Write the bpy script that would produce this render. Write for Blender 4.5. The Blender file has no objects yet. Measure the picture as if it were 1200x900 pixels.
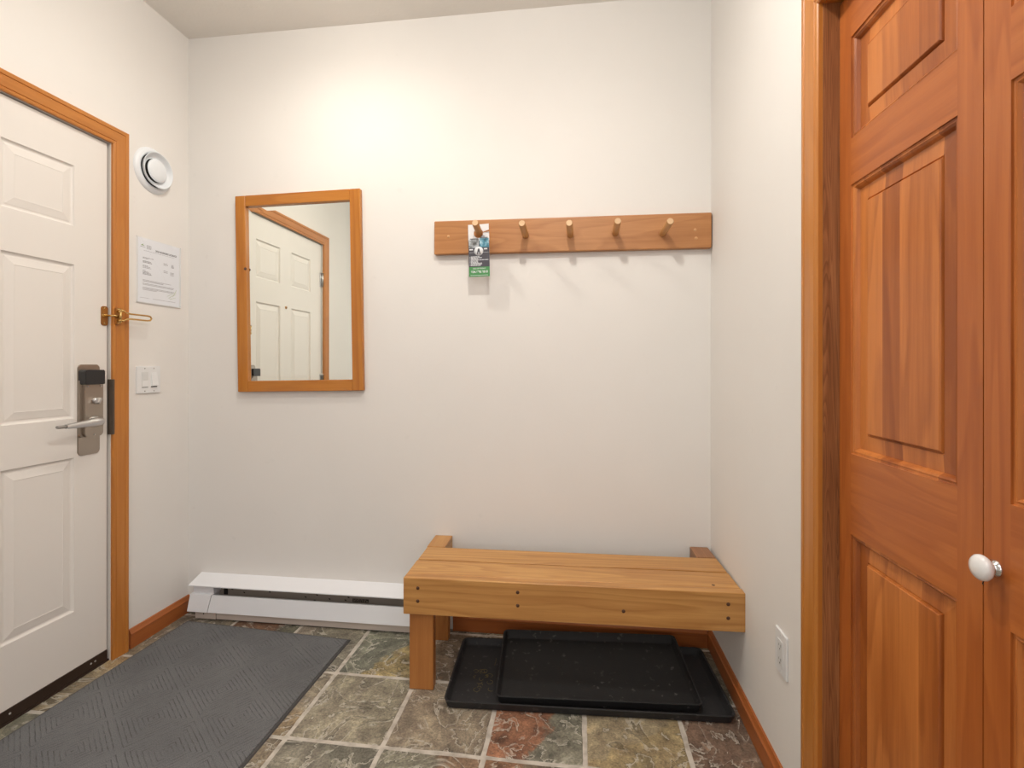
import bpy, bmesh, math, random
from mathutils import Vector, Matrix, noise as mnoise
random.seed(7)
scene = bpy.context.scene
COL = scene.collection
PI = math.pi

# ---------------------------------------------------------------- room measures (metres)
XL, XR, YB, ZC = -1.815, 0.557, 2.147, 2.705
CAM_H = 1.16

# ================================================================ materials
def nodes_of(name):
    m = bpy.data.materials.new(name); m.use_nodes = True
    nt = m.node_tree; nt.nodes.clear()
    out = nt.nodes.new('ShaderNodeOutputMaterial'); b = nt.nodes.new('ShaderNodeBsdfPrincipled')
    nt.links.new(b.outputs[0], out.inputs[0])
    return m, nt, b

def N(nt, typ, **kw):
    n = nt.nodes.new(typ)
    for k, v in kw.items():
        if k.startswith('i_'): n.inputs[k[2:].replace('_', ' ')].default_value = v
        else: setattr(n, k, v)
    return n

def mix(nt, fac, a, b, mode='MIX'):
    n = nt.nodes.new('ShaderNodeMix'); n.data_type = 'RGBA'; n.blend_type = mode
    for sock, v in ((n.inputs[0], fac), (n.inputs[6], a), (n.inputs[7], b)):
        if hasattr(v, 'is_linked'): nt.links.new(v, sock)
        elif isinstance(v, (int, float)): sock.default_value = v
        else: sock.default_value = (*v, 1) if len(v) == 3 else v
    return n.outputs[2]

def math_(nt, op, a, b=0.0, c=None, clamp=False):
    n = nt.nodes.new('ShaderNodeMath'); n.operation = op; n.use_clamp = clamp
    for i, v in enumerate((a, b, c)):
        if v is None: continue
        if hasattr(v, 'is_linked'): nt.links.new(v, n.inputs[i])
        else: n.inputs[i].default_value = v
    return n.outputs[0]

def ramp(nt, fac, stops):
    r = nt.nodes.new('ShaderNodeValToRGB'); e = r.color_ramp.elements
    while len(e) < len(stops): e.new(0.5)
    for k, (p, c) in enumerate(stops):
        e[k].position = p; e[k].color = (*c, 1)
    nt.links.new(fac, r.inputs[0]); return r.outputs[0]

def bump(nt, b, height, strength, dist=0.002):
    n = N(nt, 'ShaderNodeBump'); n.inputs['Strength'].default_value = strength
    n.inputs['Distance'].default_value = dist
    nt.links.new(height, n.inputs['Height']); nt.links.new(n.outputs[0], b.inputs['Normal'])

def plain(name, col, rough=0.5, metal=0.0, bscale=None, bstr=0.15, spec=0.5, coat=0.0):
    m, nt, b = nodes_of(name)
    b.inputs['Base Color'].default_value = (*col, 1)
    b.inputs['Roughness'].default_value = rough; b.inputs['Metallic'].default_value = metal
    b.inputs['Specular IOR Level'].default_value = spec
    b.inputs['Coat Weight'].default_value = coat
    if bscale:
        tc = N(nt, 'ShaderNodeTexCoord'); nz = N(nt, 'ShaderNodeTexNoise'); nz.inputs['Scale'].default_value = bscale
        nz.inputs['Detail'].default_value = 3
        nt.links.new(tc.outputs['Object'], nz.inputs['Vector']); bump(nt, b, nz.outputs[0], bstr, 0.001)
    return m

def wall_mat(name, col, bscale=140, bstr=0.12, blotch=0.03):
    m, nt, b = nodes_of(name)
    tc = N(nt, 'ShaderNodeTexCoord')
    n1 = N(nt, 'ShaderNodeTexNoise'); n1.inputs['Scale'].default_value = 2.2; n1.inputs['Detail'].default_value = 4
    nt.links.new(tc.outputs['Object'], n1.inputs[0])
    c = ramp(nt, n1.outputs[0], [(0.3, tuple(x * (1 - blotch) for x in col)), (0.7, col)])
    # a few scuffs low down where boots and bags rub
    n3 = N(nt, 'ShaderNodeTexNoise'); n3.inputs['Scale'].default_value = 16; n3.inputs['Detail'].default_value = 8
    nt.links.new(tc.outputs['Object'], n3.inputs[0])
    sc = ramp(nt, n3.outputs[0], [(0.70, (0, 0, 0)), (0.76, (1, 1, 1))])
    c = mix(nt, math_(nt, 'MULTIPLY', sc, 0.12), c, tuple(x * 0.72 for x in col))
    nt.links.new(c, b.inputs['Base Color'])
    n2 = N(nt, 'ShaderNodeTexNoise'); n2.inputs['Scale'].default_value = bscale; n2.inputs['Detail'].default_value = 3
    nt.links.new(tc.outputs['Object'], n2.inputs[0]); bump(nt, b, n2.outputs[0], bstr, 0.0015)
    b.inputs['Roughness'].default_value = 0.62; b.inputs['Specular IOR Level'].default_value = 0.3
    return m

def wood(name, light, dark, axis='X', ring=9.0, streak=55.0, rough=0.38, staves=None, contrast=1.0, knots=False, spec=0.5, dist=1.0):
    """straight-grained board: growth rings + fine pores, running along `axis` of the object."""
    m, nt, b = nodes_of(name)
    tc = N(nt, 'ShaderNodeTexCoord'); oi = N(nt, 'ShaderNodeObjectInfo')
    off = N(nt, 'ShaderNodeVectorMath', operation='SCALE'); off.inputs[0].default_value = (7.3, 3.1, 5.7)
    nt.links.new(oi.outputs['Random'], off.inputs['Scale'])
    add = N(nt, 'ShaderNodeVectorMath', operation='ADD')
    nt.links.new(tc.outputs['Object'], add.inputs[0]); nt.links.new(off.outputs[0], add.inputs[1])
    P = add.outputs[0]
    k = 'XYZ'.index(axis)
    def mapped(al, ac):
        mp = N(nt, 'ShaderNodeMapping'); s = [ac, ac, ac]; s[k] = al
        mp.inputs['Scale'].default_value = s; nt.links.new(P, mp.inputs[0]); return mp.outputs[0]
    stave_val = None
    if staves:
        ax2, wdt = staves
        sp = N(nt, 'ShaderNodeSeparateXYZ'); nt.links.new(tc.outputs['Object'], sp.inputs[0])
        q = math_(nt, 'FLOOR', math_(nt, 'DIVIDE', sp.outputs['XYZ'.index(ax2)], wdt))
        wn = N(nt, 'ShaderNodeTexWhiteNoise', noise_dimensions='1D')
        nt.links.new(math_(nt, 'ADD', q, math_(nt, 'MULTIPLY', oi.outputs['Random'], 31.0)), wn.inputs['W'])
        stave_val = wn.outputs['Value']
    n1 = N(nt, 'ShaderNodeTexNoise'); n1.inputs['Scale'].default_value = 1.0; n1.inputs['Detail'].default_value = 3
    n1.inputs['Distortion'].default_value = 0.3 * dist
    nt.links.new(mapped(0.55, ring * 0.45), n1.inputs[0])
    v = math_(nt, 'MULTIPLY', n1.outputs[0], ring * 1.3)
    if stave_val is not None: v = math_(nt, 'ADD', v, math_(nt, 'MULTIPLY', stave_val, 5.0))
    fr = math_(nt, 'FRACT', v)
    ringv = ramp(nt, fr, [(0.0, (0, 0, 0)), (0.45, (.30, .30, .30)), (0.84, (1, 1, 1)), (1.0, (0, 0, 0))])
    n2 = N(nt, 'ShaderNodeTexNoise'); n2.inputs['Scale'].default_value = 1.0; n2.inputs['Detail'].default_value = 5
    n2.inputs['Roughness'].default_value = 0.65
    nt.links.new(mapped(2.2, streak), n2.inputs[0])
    n3 = N(nt, 'ShaderNodeTexNoise'); n3.inputs['Scale'].default_value = 1.0; n3.inputs['Detail'].default_value = 2
    nt.links.new(mapped(0.8, 5.0), n3.inputs[0])
    n4 = N(nt, 'ShaderNodeTexNoise'); n4.inputs['Scale'].default_value = 1.0; n4.inputs['Detail'].default_value = 2
    nt.links.new(mapped(14, 320), n4.inputs[0])
    t = math_(nt, 'ADD', math_(nt, 'MULTIPLY', ringv, 0.26 * contrast), math_(nt, 'MULTIPLY', n2.outputs[0], 0.78 * contrast))
    t = math_(nt, 'ADD', t, math_(nt, 'MULTIPLY', n3.outputs[0], 0.35 * contrast))
    t = math_(nt, 'ADD', t, math_(nt, 'MULTIPLY', n4.outputs[0], 0.16 * contrast))
    t = math_(nt, 'ADD', t, 0.5 - 0.70 * contrast)
    if stave_val is not None: t = math_(nt, 'ADD', t, math_(nt, 'MULTIPLY', math_(nt, 'SUBTRACT', stave_val, 0.5), 0.75))
    t = math_(nt, 'ADD', t, 0, clamp=True)
    mid = tuple(math.sqrt(a * c) for a, c in zip(light, dark))
    c = ramp(nt, t, [(0.1, light), (0.55, mid), (0.95, dark)])
    nt.links.new(c, b.inputs['Base Color'])
    bump(nt, b, n2.outputs[0], 0.10, 0.001)
    b.inputs['Roughness'].default_value = rough; b.inputs['Specular IOR Level'].default_value = spec
    return m

WALL = wall_mat('wall_paint', (0.83, 0.81, 0.785))
CEIL = wall_mat('ceiling_paint', (0.86, 0.83, 0.785), bscale=90, bstr=0.9, blotch=0.05)
DOORW = plain('white_door_paint', (0.80, 0.765, 0.73), 0.42, bscale=60, bstr=0.05)
JAMBW = plain('jamb_paint', (0.74, 0.70, 0.66), 0.5, bscale=80, bstr=0.05)
DARK = plain('shadow_gap', (0.02, 0.017, 0.015), 0.8, bscale=50)
BRONZE = plain('dark_bronze', (0.045, 0.026, 0.018), 0.45, 0.3, bscale=90, bstr=0.1)

OAK_L, OAK_D = (0.66, 0.37, 0.125), (0.38, 0.165, 0.042)
FIR_L, FIR_D = (0.55, 0.175, 0.036), (0.32, 0.075, 0.011)
oakX = wood('bench_oak_x', OAK_L, OAK_D, 'X', 12, 50, contrast=1.2)
oakY = wood('bench_oak_y', OAK_L, OAK_D, 'Y', 8, 45)
oakZ = wood('bench_oak_z', (0.56, 0.25, 0.07), (0.32, 0.11, 0.025), 'Z', 8, 45)
rackX = wood('rack_cherry_x', (0.58, 0.285, 0.11), (0.36, 0.145, 0.045), 'X', 10, 60)
pegW = wood('peg_birch', (0.64, 0.36, 0.15), (0.44, 0.19, 0.06), 'Y', 4, 60, contrast=.6)
pegEnd = wood('peg_end_grain', (0.78, 0.55, 0.34), (0.6, 0.38, 0.2), 'Y', 30, 120, contrast=.5, rough=.6)
firZ = wood('closet_fir_z', FIR_L, FIR_D, 'Z', 10, 55, contrast=1.0)
firY = wood('closet_fir_y', FIR_L, FIR_D, 'Y', 10, 55, contrast=1.0)
firP = wood('closet_fir_panel', (0.60, 0.205, 0.046), (0.29, 0.072, 0.011), 'Z', 9, 50, staves=('Y', 0.052), contrast=1.15)
casZ = wood('casing_fir_z', (0.60, 0.25, 0.052), (0.41, 0.135, 0.020), 'Z', 9, 70, contrast=.7)
casY = wood('casing_fir_y', (0.60, 0.25, 0.052), (0.41, 0.135, 0.020), 'Y', 9, 70, contrast=.7)
jambZ = wood('jamb_fir_z', (0.50, 0.22, 0.085), (0.17, 0.06, 0.02), 'Z', 34, 70, contrast=1.4, dist=4)
baseY = wood('baseboard_fir_y', (0.50, 0.165, 0.042), (0.30, 0.08, 0.018), 'Y', 9, 70, contrast=.8)
baseX = wood('baseboard_fir_x', (0.50, 0.165, 0.042), (0.30, 0.08, 0.018), 'X', 9, 70, contrast=.8)
mirZ = wood('mirror_frame_z', (0.60, 0.25, 0.045), (0.36, 0.115, 0.015), 'Z', 8, 40, rough=.25)
mirX = wood('mirror_frame_x', (0.60, 0.25, 0.045), (0.36, 0.115, 0.015), 'X', 8, 40, rough=.25)
PLUG = plain('dowel_plug_dark', (0.085, 0.032, 0.015), 0.55, bscale=300)
PLUGL = plain('plug_light', (0.60, 0.33, 0.15), 0.55, bscale=300)

ENAMEL = plain('heater_enamel', (0.86, 0.88, 0.92), 0.38, bscale=40, bstr=0.04)
TAUPE = plain('heater_taupe', (0.36, 0.31, 0.265), 0.55, bscale=60, bstr=0.1)
BEIGE = plain('heater_beige', (0.66, 0.58, 0.52), 0.5, bscale=60, bstr=0.05)
PLASTW = plain('white_plastic', (0.80, 0.81, 0.82), 0.33, bscale=200, bstr=0.02)
PLASTV = plain('vent_plastic', (0.80, 0.84, 0.88), 0.28, bscale=200, bstr=0.02)
PLASTG = plain('switch_insert_plastic', (0.70, 0.71, 0.71), 0.4, bscale=200, bstr=0.02)
CERAM = plain('white_ceramic', (0.86, 0.86, 0.86), 0.12, bscale=30, bstr=0.02, coat=0.6)
CHROME = plain('chrome', (0.72, 0.72, 0.72), 0.12, 1.0, bscale=200, bstr=0.02)
SATIN = plain('satin_chrome', (0.60, 0.60, 0.61), 0.3, 1.0, bscale=300, bstr=0.03)
NICKEL = plain('brushed_nickel', (0.42, 0.37, 0.32), 0.36, 1.0, bscale=400, bstr=0.05)
BLACKP = plain('black_plastic', (0.022, 0.022, 0.024), 0.38, bscale=300, bstr=0.1)
BRASS = plain('polished_brass', (0.72, 0.50, 0.20), 0.22, 1.0, bscale=200, bstr=0.03)
BRASSD = plain('aged_brass', (0.46, 0.25, 0.09), 0.35, 0.9, bscale=200, bstr=0.05)
PAPER = plain('paper', (0.84, 0.86, 0.91), 0.7, bscale=400, bstr=0.03)
INK = plain('ink_grey', (0.33, 0.33, 0.36), 0.7, bscale=400, bstr=0.02)
INKD = plain('ink_dark', (0.12, 0.12, 0.14), 0.7, bscale=400, bstr=0.02)
INKG = plain('ink_green', (0.22, 0.36, 0.13), 0.7, bscale=400, bstr=0.02)
CARDW = plain('card_white', (0.80, 0.80, 0.82), 0.4, bscale=300, bstr=0.02)
CARDK = plain('card_charcoal', (0.065, 0.062, 0.078), 0.4, bscale=300, bstr=0.02)
CARDG = plain('card_green', (0.065, 0.27, 0.085), 0.4, bscale=300, bstr=0.02)
PRINTW = plain('print_white', (0.74, 0.76, 0.80), 0.5, bscale=300, bstr=0.02)

def glassy(name):
    m = bpy.data.materials.new(name); m.use_nodes = True; nt = m.node_tree; nt.nodes.clear()
    out = N(nt, 'ShaderNodeOutputMaterial'); tr = N(nt, 'ShaderNodeBsdfTransparent'); gl = N(nt, 'ShaderNodeBsdfGlossy')
    tr.inputs[0].default_value = (0.97, 0.975, 0.98, 1); gl.inputs['Roughness'].default_value = 0.08
    lw = N(nt, 'ShaderNodeLayerWeight'); lw.inputs[0].default_value = 0.12
    mx = N(nt, 'ShaderNodeMixShader'); nt.links.new(lw.outputs['Fresnel'], mx.inputs[0])
    nt.links.new(tr.outputs[0], mx.inputs[1]); nt.links.new(gl.outputs[0], mx.inputs[2]); nt.links.new(mx.outputs[0], out.inputs[0])
    return m
ACRYL = glassy('clear_acrylic')
MIRROR = plain('mirror_silver', (0.90, 0.935, 0.885), 0.0, 1.0)

def photo_mat(name, c1, c2, c3, sc):
    m, nt, b = nodes_of(name)
    tc = N(nt, 'ShaderNodeTexCoord'); nz = N(nt, 'ShaderNodeTexNoise'); nz.inputs['Scale'].default_value = sc; nz.inputs['Detail'].default_value = 4
    nt.links.new(tc.outputs['Object'], nz.inputs[0])
    nt.links.new(ramp(nt, nz.outputs[0], [(0.35, c1), (0.5, c2), (0.65, c3)]), b.inputs['Base Color'])
    b.inputs['Roughness'].default_value = 0.35; return m
PH1 = photo_mat('printed_photo_grey', (0.12, 0.13, 0.13), (0.35, 0.38, 0.40), (0.62, 0.66, 0.72), 60)
PH2 = photo_mat('printed_photo_blue', (0.05, 0.16, 0.22), (0.10, 0.33, 0.46), (0.40, 0.62, 0.72), 60)

def slate_mat():
    m, nt, b = nodes_of('slate_tile')
    tc = N(nt, 'ShaderNodeTexCoord'); P = tc.outputs['Object']
    A = N(nt, 'ShaderNodeAttribute', attribute_name='tile_a'); B = N(nt, 'ShaderNodeAttribute', attribute_name='tile_b')
    M = N(nt, 'ShaderNodeAttribute', attribute_name='tile_m'); S = N(nt, 'ShaderNodeAttribute', attribute_name='tile_s')
    off = N(nt, 'ShaderNodeVectorMath', operation='SCALE'); off.inputs[0].default_value = (1, 1, 1)
    nt.links.new(S.outputs['Fac'], off.inputs['Scale'])
    add = N(nt, 'ShaderNodeVectorMath', operation='ADD'); nt.links.new(P, add.inputs[0]); nt.links.new(off.outputs[0], add.inputs[1])
    V = add.outputs[0]
    def nz(scale, detail, rough=0.55, dist=0.0, src=V):
        n = N(nt, 'ShaderNodeTexNoise'); n.inputs['Scale'].default_value = scale; n.inputs['Detail'].default_value = detail
        n.inputs['Roughness'].default_value = rough; n.inputs['Distortion'].default_value = dist
        nt.links.new(src, n.inputs[0]); return n.outputs[0]
    big = nz(7, 5, 0.6, 0.6)
    # two-colour split across the tile with a ragged border
    mk = math_(nt, 'ADD', M.outputs['Fac'], math_(nt, 'MULTIPLY', math_(nt, 'SUBTRACT', big, 0.5), 1.3))
    mk = ramp(nt, mk, [(0.44, (0, 0, 0)), (0.56, (1, 1, 1))])
    base = mix(nt, mk, A.outputs['Color'], B.outputs['Color'])
    med = nz(15, 10, 0.70, 0.35)
    base = mix(nt, 0.95, base, ramp(nt, med, [(0.30, (0.36, 0.37, 0.37)), (0.44, (0.82, 0.78, 0.76)), (0.58, (1.2, 1.18, 1.12)), (0.72, (2.1, 2.0, 1.8))]), 'MULTIPLY')
    fine = nz(150, 4, 0.6)
    base = mix(nt, 0.8, base, ramp(nt, fine, [(0.3, (0.55, 0.55, 0.55)), (0.7, (1.45, 1.45, 1.42))]), 'MULTIPLY')
    # pale cleft veins following warped contour lines
    w = nz(5.5, 6, 0.56, 0.7)
    fr = math_(nt, 'FRACT', math_(nt, 'MULTIPLY', w, 8.0))
    vein = ramp(nt, fr, [(0.0, (1, 1, 1)), (0.08, (.55, .55, .55)), (0.20, (0, 0, 0)), (0.97, (0, 0, 0)), (1.0, (1, 1, 1))])
    wb = N(nt, 'ShaderNodeTexWhiteNoise', noise_dimensions='1D')
    nt.links.new(math_(nt, 'ADD', math_(nt, 'FLOOR', math_(nt, 'MULTIPLY', w, 8.0)), math_(nt, 'MULTIPLY', S.outputs['Fac'], 3.7)), wb.inputs['W'])
    base = mix(nt, 0.85, base, ramp(nt, wb.outputs['Value'], [(0.0, (0.68, 0.69, 0.68)), (1.0, (1.22, 1.2, 1.16))]), 'MULTIPLY')
    base = mix(nt, 0.7, base, ramp(nt, fr, [(0.0, (1.12, 1.1, 1.06)), (0.5, (1, 1, 1)), (0.86, (0.9, 0.9, 0.9)), (0.97, (0.40, 0.40, 0.38))]), 'MULTIPLY')
    w2 = nz(14, 5, 0.6, 0.8)
    vm = math_(nt, 'MULTIPLY', vein, ramp(nt, w2, [(0.34, (0, 0, 0)), (0.52, (0.9, 0.9, 0.9))]))
    base = mix(nt, vm, base, (0.58, 0.545, 0.47))
    nt.links.new(base, b.inputs['Base Color'])
    # stepped cleft relief
    st = math_(nt, 'ADD', math_(nt, 'MULTIPLY', math_(nt, 'FLOOR', math_(nt, 'MULTIPLY', w, 8.0)), 0.3), math_(nt, 'MULTIPLY', med, 0.55))
    st = math_(nt, 'ADD', st, math_(nt, 'MULTIPLY', fine, 0.12))
    bump(nt, b, st, 1.0, 0.008)
    b.inputs['Roughness'].default_value = 0.5; b.inputs['Specular IOR Level'].default_value = 0.4
    return m
SLATE = slate_mat()

def grout_mat():
    m, nt, b = nodes_of('grout')
    tc = N(nt, 'ShaderNodeTexCoord'); n = N(nt, 'ShaderNodeTexNoise'); n.inputs['Scale'].default_value = 30; n.inputs['Detail'].default_value = 6
    nt.links.new(tc.outputs['Object'], n.inputs[0])
    nt.links.new(ramp(nt, n.outputs[0], [(0.3, (0.40, 0.36, 0.31)), (0.6, (0.60, 0.555, 0.49))]), b.inputs['Base Color'])
    bump(nt, b, n.outputs[0], 0.5, 0.002); b.inputs['Roughness'].default_value = 0.85; return m
GROUT = grout_mat()

def rug_mat():
    """grey ribbed entrance carpet: nested diamonds of raised ribs."""
    m, nt, b = nodes_of('rug_pile')
    tc = N(nt, 'ShaderNodeTexCoord')
    mp = N(nt, 'ShaderNodeMapping'); mp.inputs['Rotation'].default_value = (0, 0, math.radians(38))
    nt.links.new(tc.outputs['Object'], mp.inputs[0])
    nw = N(nt, 'ShaderNodeTexNoise'); nw.inputs['Scale'].default_value = 30; nt.links.new(tc.outputs['Object'], nw.inputs[0])
    sp = N(nt, 'ShaderNodeSeparateXYZ'); nt.links.new(mp.outputs[0], sp.inputs[0])
    cell = 0.20
    def pp(s): return math_(nt, 'PINGPONG', s, cell / 2)
    a, c = pp(sp.outputs[0]), pp(sp.outputs[1])
    d = math_(nt, 'MINIMUM', a, c)
    d = math_(nt, 'ADD', d, math_(nt, 'MULTIPLY', nw.outputs[0], 0.004))
    fr = math_(nt, 'FRACT', math_(nt, 'DIVIDE', d, 0.0125))
    tri = math_(nt, 'PINGPONG', math_(nt, 'MULTIPLY', fr, 2.0), 1.0)
    groove = ramp(nt, tri, [(0.0, (0, 0, 0)), (0.30, (1, 1, 1))])
    n1 = N(nt, 'ShaderNodeTexNoise'); n1.inputs['Scale'].default_value = 420; n1.inputs['Detail'].default_value = 3; nt.links.new(tc.outputs['Object'], n1.inputs[0])
    n2 = N(nt, 'ShaderNodeTexNoise'); n2.inputs['Scale'].default_value = 3.5; n2.inputs['Detail'].default_value = 5; nt.links.new(tc.outputs['Object'], n2.inputs[0])
    n3 = N(nt, 'ShaderNodeTexNoise'); n3.inputs['Scale'].default_value = 45; n3.inputs['Detail'].default_value = 4; nt.links.new(tc.outputs['Object'], n3.inputs[0])
    base = ramp(nt, n2.outputs[0], [(0.3, (0.138, 0.141, 0.146)), (0.7, (0.178, 0.181, 0.186))])
    base = mix(nt, 0.8, base, ramp(nt, n1.outputs[0], [(0.3, (0.6, 0.6, 0.6)), (0.7, (1.4, 1.4, 1.4))]), 'MULTIPLY')
    wear = ramp(nt, n3.outputs[0], [(0.40, (0.05, 0.05, 0.05)), (0.62, (1, 1, 1))])
    base = mix(nt, math_(nt, 'MULTIPLY', wear, math_(nt, 'SUBTRACT', 1.0, groove)), base, (0.085, 0.083, 0.082))
    nt.links.new(base, b.inputs['Base Color'])
    h = math_(nt, 'ADD', math_(nt, 'MULTIPLY', groove, 0.8), math_(nt, 'MULTIPLY', n1.outputs[0], 0.6))
    bump(nt, b, h, 0.6, 0.003); b.inputs['Roughness'].default_value = 0.95; b.inputs['Specular IOR Level'].default_value = 0.1
    return m
RUG = rug_mat()
RUBBER = plain('rug_rubber', (0.06, 0.058, 0.058), 0.75, bscale=120, bstr=0.2)

def tray_mat(name, col, dust):
    m, nt, b = nodes_of(name)
    tc = N(nt, 'ShaderNodeTexCoord')
    n1 = N(nt, 'ShaderNodeTexNoise'); n1.inputs['Scale'].default_value = 42; n1.inputs['Detail'].default_value = 5; nt.links.new(tc.outputs['Object'], n1.inputs[0])
    n0 = N(nt, 'ShaderNodeTexNoise'); n0.inputs['Scale'].default_value = 5; n0.inputs['Detail'].default_value = 3; nt.links.new(tc.outputs['Object'], n0.inputs[0])
    spots = math_(nt, 'MULTIPLY', ramp(nt, n1.outputs[0], [(0.62, (0, 0, 0)), (0.70, (1, 1, 1))]), ramp(nt, n0.outputs[0], [(0.4, (0, 0, 0)), (0.65, (1, 1, 1))]))
    c = mix(nt, math_(nt, 'MULTIPLY', spots, dust), col, (0.12, 0.115, 0.105))
    nt.links.new(c, b.inputs['Base Color'])
    n2 = N(nt, 'ShaderNodeTexVoronoi'); n2.inputs['Scale'].default_value = 260; nt.links.new(tc.outputs['Object'], n2.inputs[0])
    bump(nt, b, n2.outputs[0], 0.25, 0.001); b.inputs['Roughness'].default_value = 0.55; b.inputs['Specular IOR Level'].default_value = 0.35
    return m
TRAY1 = tray_mat('boot_tray_black', (0.024, 0.024, 0.026), 0.8)
TRAY2 = tray_mat('boot_tray_black_top', (0.020, 0.0198, 0.0205), 0.9)
SCRIBBLE = plain('dried_mud', (0.20, 0.16, 0.06), 0.9, bscale=200)

# ================================================================ mesh helpers
class MB:
    def __init__(s): s.bm = bmesh.new()
    def _mat(s, faces, mi, smooth=False):
        for f in faces: f.material_index = mi; f.smooth = smooth
    def box(s, x0, x1, y0, y1, z0, z1, bevel=0.0, seg=2, mi=0):
        t = bmesh.new(); bmesh.ops.create_cube(t, size=1)
        for v in t.verts: v.co = Vector(((x0 + x1) / 2 + v.co.x * (x1 - x0), (y0 + y1) / 2 + v.co.y * (y1 - y0), (z0 + z1) / 2 + v.co.z * (z1 - z0)))
        if bevel: bmesh.ops.bevel(t, geom=t.edges[:], offset=bevel, segments=seg, profile=0.6, affect='EDGES')
        s.merge(t, mi); return s
    def merge(s, t, mi=None, M=None):
        vm = {}
        for v in t.verts: vm[v] = s.bm.verts.new(M @ v.co if M else v.co)
        for f in t.faces:
            try:
                g = s.bm.faces.new([vm[v] for v in f.verts]); g.smooth = f.smooth
                g.material_index = f.material_index if mi is None else mi
            except ValueError: pass
        t.free()
    def quad(s, pts, mi=0, smooth=False):
        f = s.bm.faces.new([s.bm.verts.new(p) for p in pts]); f.material_index = mi; f.smooth = smooth; return f
    def hull8(s, b4, t4, mi=0, bevel=0.0):
        """box from four bottom and four top corners (same winding)."""
        t = bmesh.new(); b = [t.verts.new(p) for p in b4]; u = [t.verts.new(p) for p in t4]
        t.faces.new(b[::-1]); t.faces.new(u)
        for i in range(4): t.faces.new([b[i], b[(i + 1) % 4], u[(i + 1) % 4], u[i]])
        bmesh.ops.recalc_face_normals(t, faces=t.faces[:])
        if bevel: bmesh.ops.bevel(t, geom=t.edges[:], offset=bevel, segments=2, profile=0.6, affect='EDGES')
        s.merge(t, mi); return s
    def tube(s, pts, rad, n=12, mi=0, cap=True, squash=1.0):
        pts = [Vector(p) for p in pts]; R = rad if isinstance(rad, (list, tuple)) else [rad] * len(pts)
        rings = []; up = None
        for i, p in enumerate(pts):
            d = (pts[min(i + 1, len(pts) - 1)] - pts[max(i - 1, 0)]).normalized()
            if up is None: up = Vector((0, 0, 1)) if abs(d.z) < 0.9 else Vector((0, 1, 0))
            a = d.cross(up).normalized(); b = a.cross(d).normalized(); up = b
            rings.append([s.bm.verts.new(p + a * math.cos(2 * PI * k / n) * R[i] + b * math.sin(2 * PI * k / n) * R[i] * squash) for k in range(n)])
        for i in range(len(rings) - 1):
            for k in range(n):
                f = s.bm.faces.new([rings[i][k], rings[i][(k + 1) % n], rings[i + 1][(k + 1) % n], rings[i + 1][k]]); f.smooth = True; f.material_index = mi
        if cap:
            for r in (rings[0], rings[-1]):
                f = s.bm.faces.new(r); f.material_index = mi
        return s
    def lathe(s, prof, origin, axis, n=40, mi=0, mis=None):
        """prof = [(radius, distance along axis)]"""
        o = Vector(origin); ax = Vector(axis).normalized()
        u = ax.orthogonal().normalized(); w = ax.cross(u)
        prev = None
        for j, (r, h) in enumerate(prof):
            if r < 1e-6: ring = [s.bm.verts.new(o + ax * h)]
            else: ring = [s.bm.verts.new(o + ax * h + (u * math.cos(2 * PI * k / n) + w * math.sin(2 * PI * k / n)) * r) for k in range(n)]
            if prev:
                for k in range(n):
                    a = prev[k % len(prev)]; b = prev[(k + 1) % len(prev)]; c = ring[(k + 1) % len(ring)]; d = ring[k % len(ring)]
                    vs = []
                    for v in (a, b, c, d):
                        if v not in vs: vs.append(v)
                    if len(vs) >= 3:
                        f = s.bm.faces.new(vs); f.smooth = True; f.material_index = mis[j - 1] if mis else mi
            prev = ring
        return s
    def build(s, name, mats, parent=None, loc=(0, 0, 0), recalc=True, sharp=None, origin=None):
        if recalc: bmesh.ops.recalc_face_normals(s.bm, faces=s.bm.faces[:])
        base = Vector(origin) if origin is not None else Vector((0, 0, 0))
        me = bpy.data.meshes.new(name)
        shift = Vector((0, 0, 0))
        if parent is not None: shift = ROOTLOC.get(parent.name, Vector((0, 0, 0)))
        else: shift = base
        for v in s.bm.verts: v.co -= shift
        s.bm.to_mesh(me); s.bm.free()
        if sharp is not None: me.set_sharp_from_angle(angle=math.radians(sharp))
        for m in (mats if isinstance(mats, (list, tuple)) else [mats]): me.materials.append(m)
        o = bpy.data.objects.new(name, me); COL.objects.link(o)
        if parent is not None:
            o.parent = parent; ROOTLOC[o.name] = shift
        else:
            o.location = shift; ROOTLOC[o.name] = shift
        return o

ROOTLOC = {}
def tag(o, label, cat=None, group=None, kind=None):
    if label: o['label'] = label
    if cat: o['category'] = cat
    if group: o['group'] = group
    if kind: o['kind'] = kind
    return o
def thing(name, loc, label, cat, group=None, kind=None):
    o = bpy.data.objects.new(name, None); COL.objects.link(o); o.empty_display_size = 0.05
    o.location = loc; ROOTLOC[o.name] = Vector(loc)
    return tag(o, label, cat, group, kind)

def rect_rings(mb, P, rect, rings, mi_rings=0, mi_field=0):
    """moulded panel: nested rectangles; P(u, v, h) -> point; rect = (u0, u1, v0, v1)."""
    u0, u1, v0, v1 = rect; prev = None
    for ins, h in rings:
        r = [mb.bm.verts.new(P(u, v, h)) for u, v in ((u0 + ins, v0 + ins), (u1 - ins, v0 + ins), (u1 - ins, v1 - ins), (u0 + ins, v1 - ins))]
        if prev:
            for k in range(4):
                f = mb.bm.faces.new([prev[k], prev[(k + 1) % 4], r[(k + 1) % 4], r[k]]); f.material_index = mi_rings
        prev = r
    f = mb.bm.faces.new(prev); f.material_index = mi_field

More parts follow.
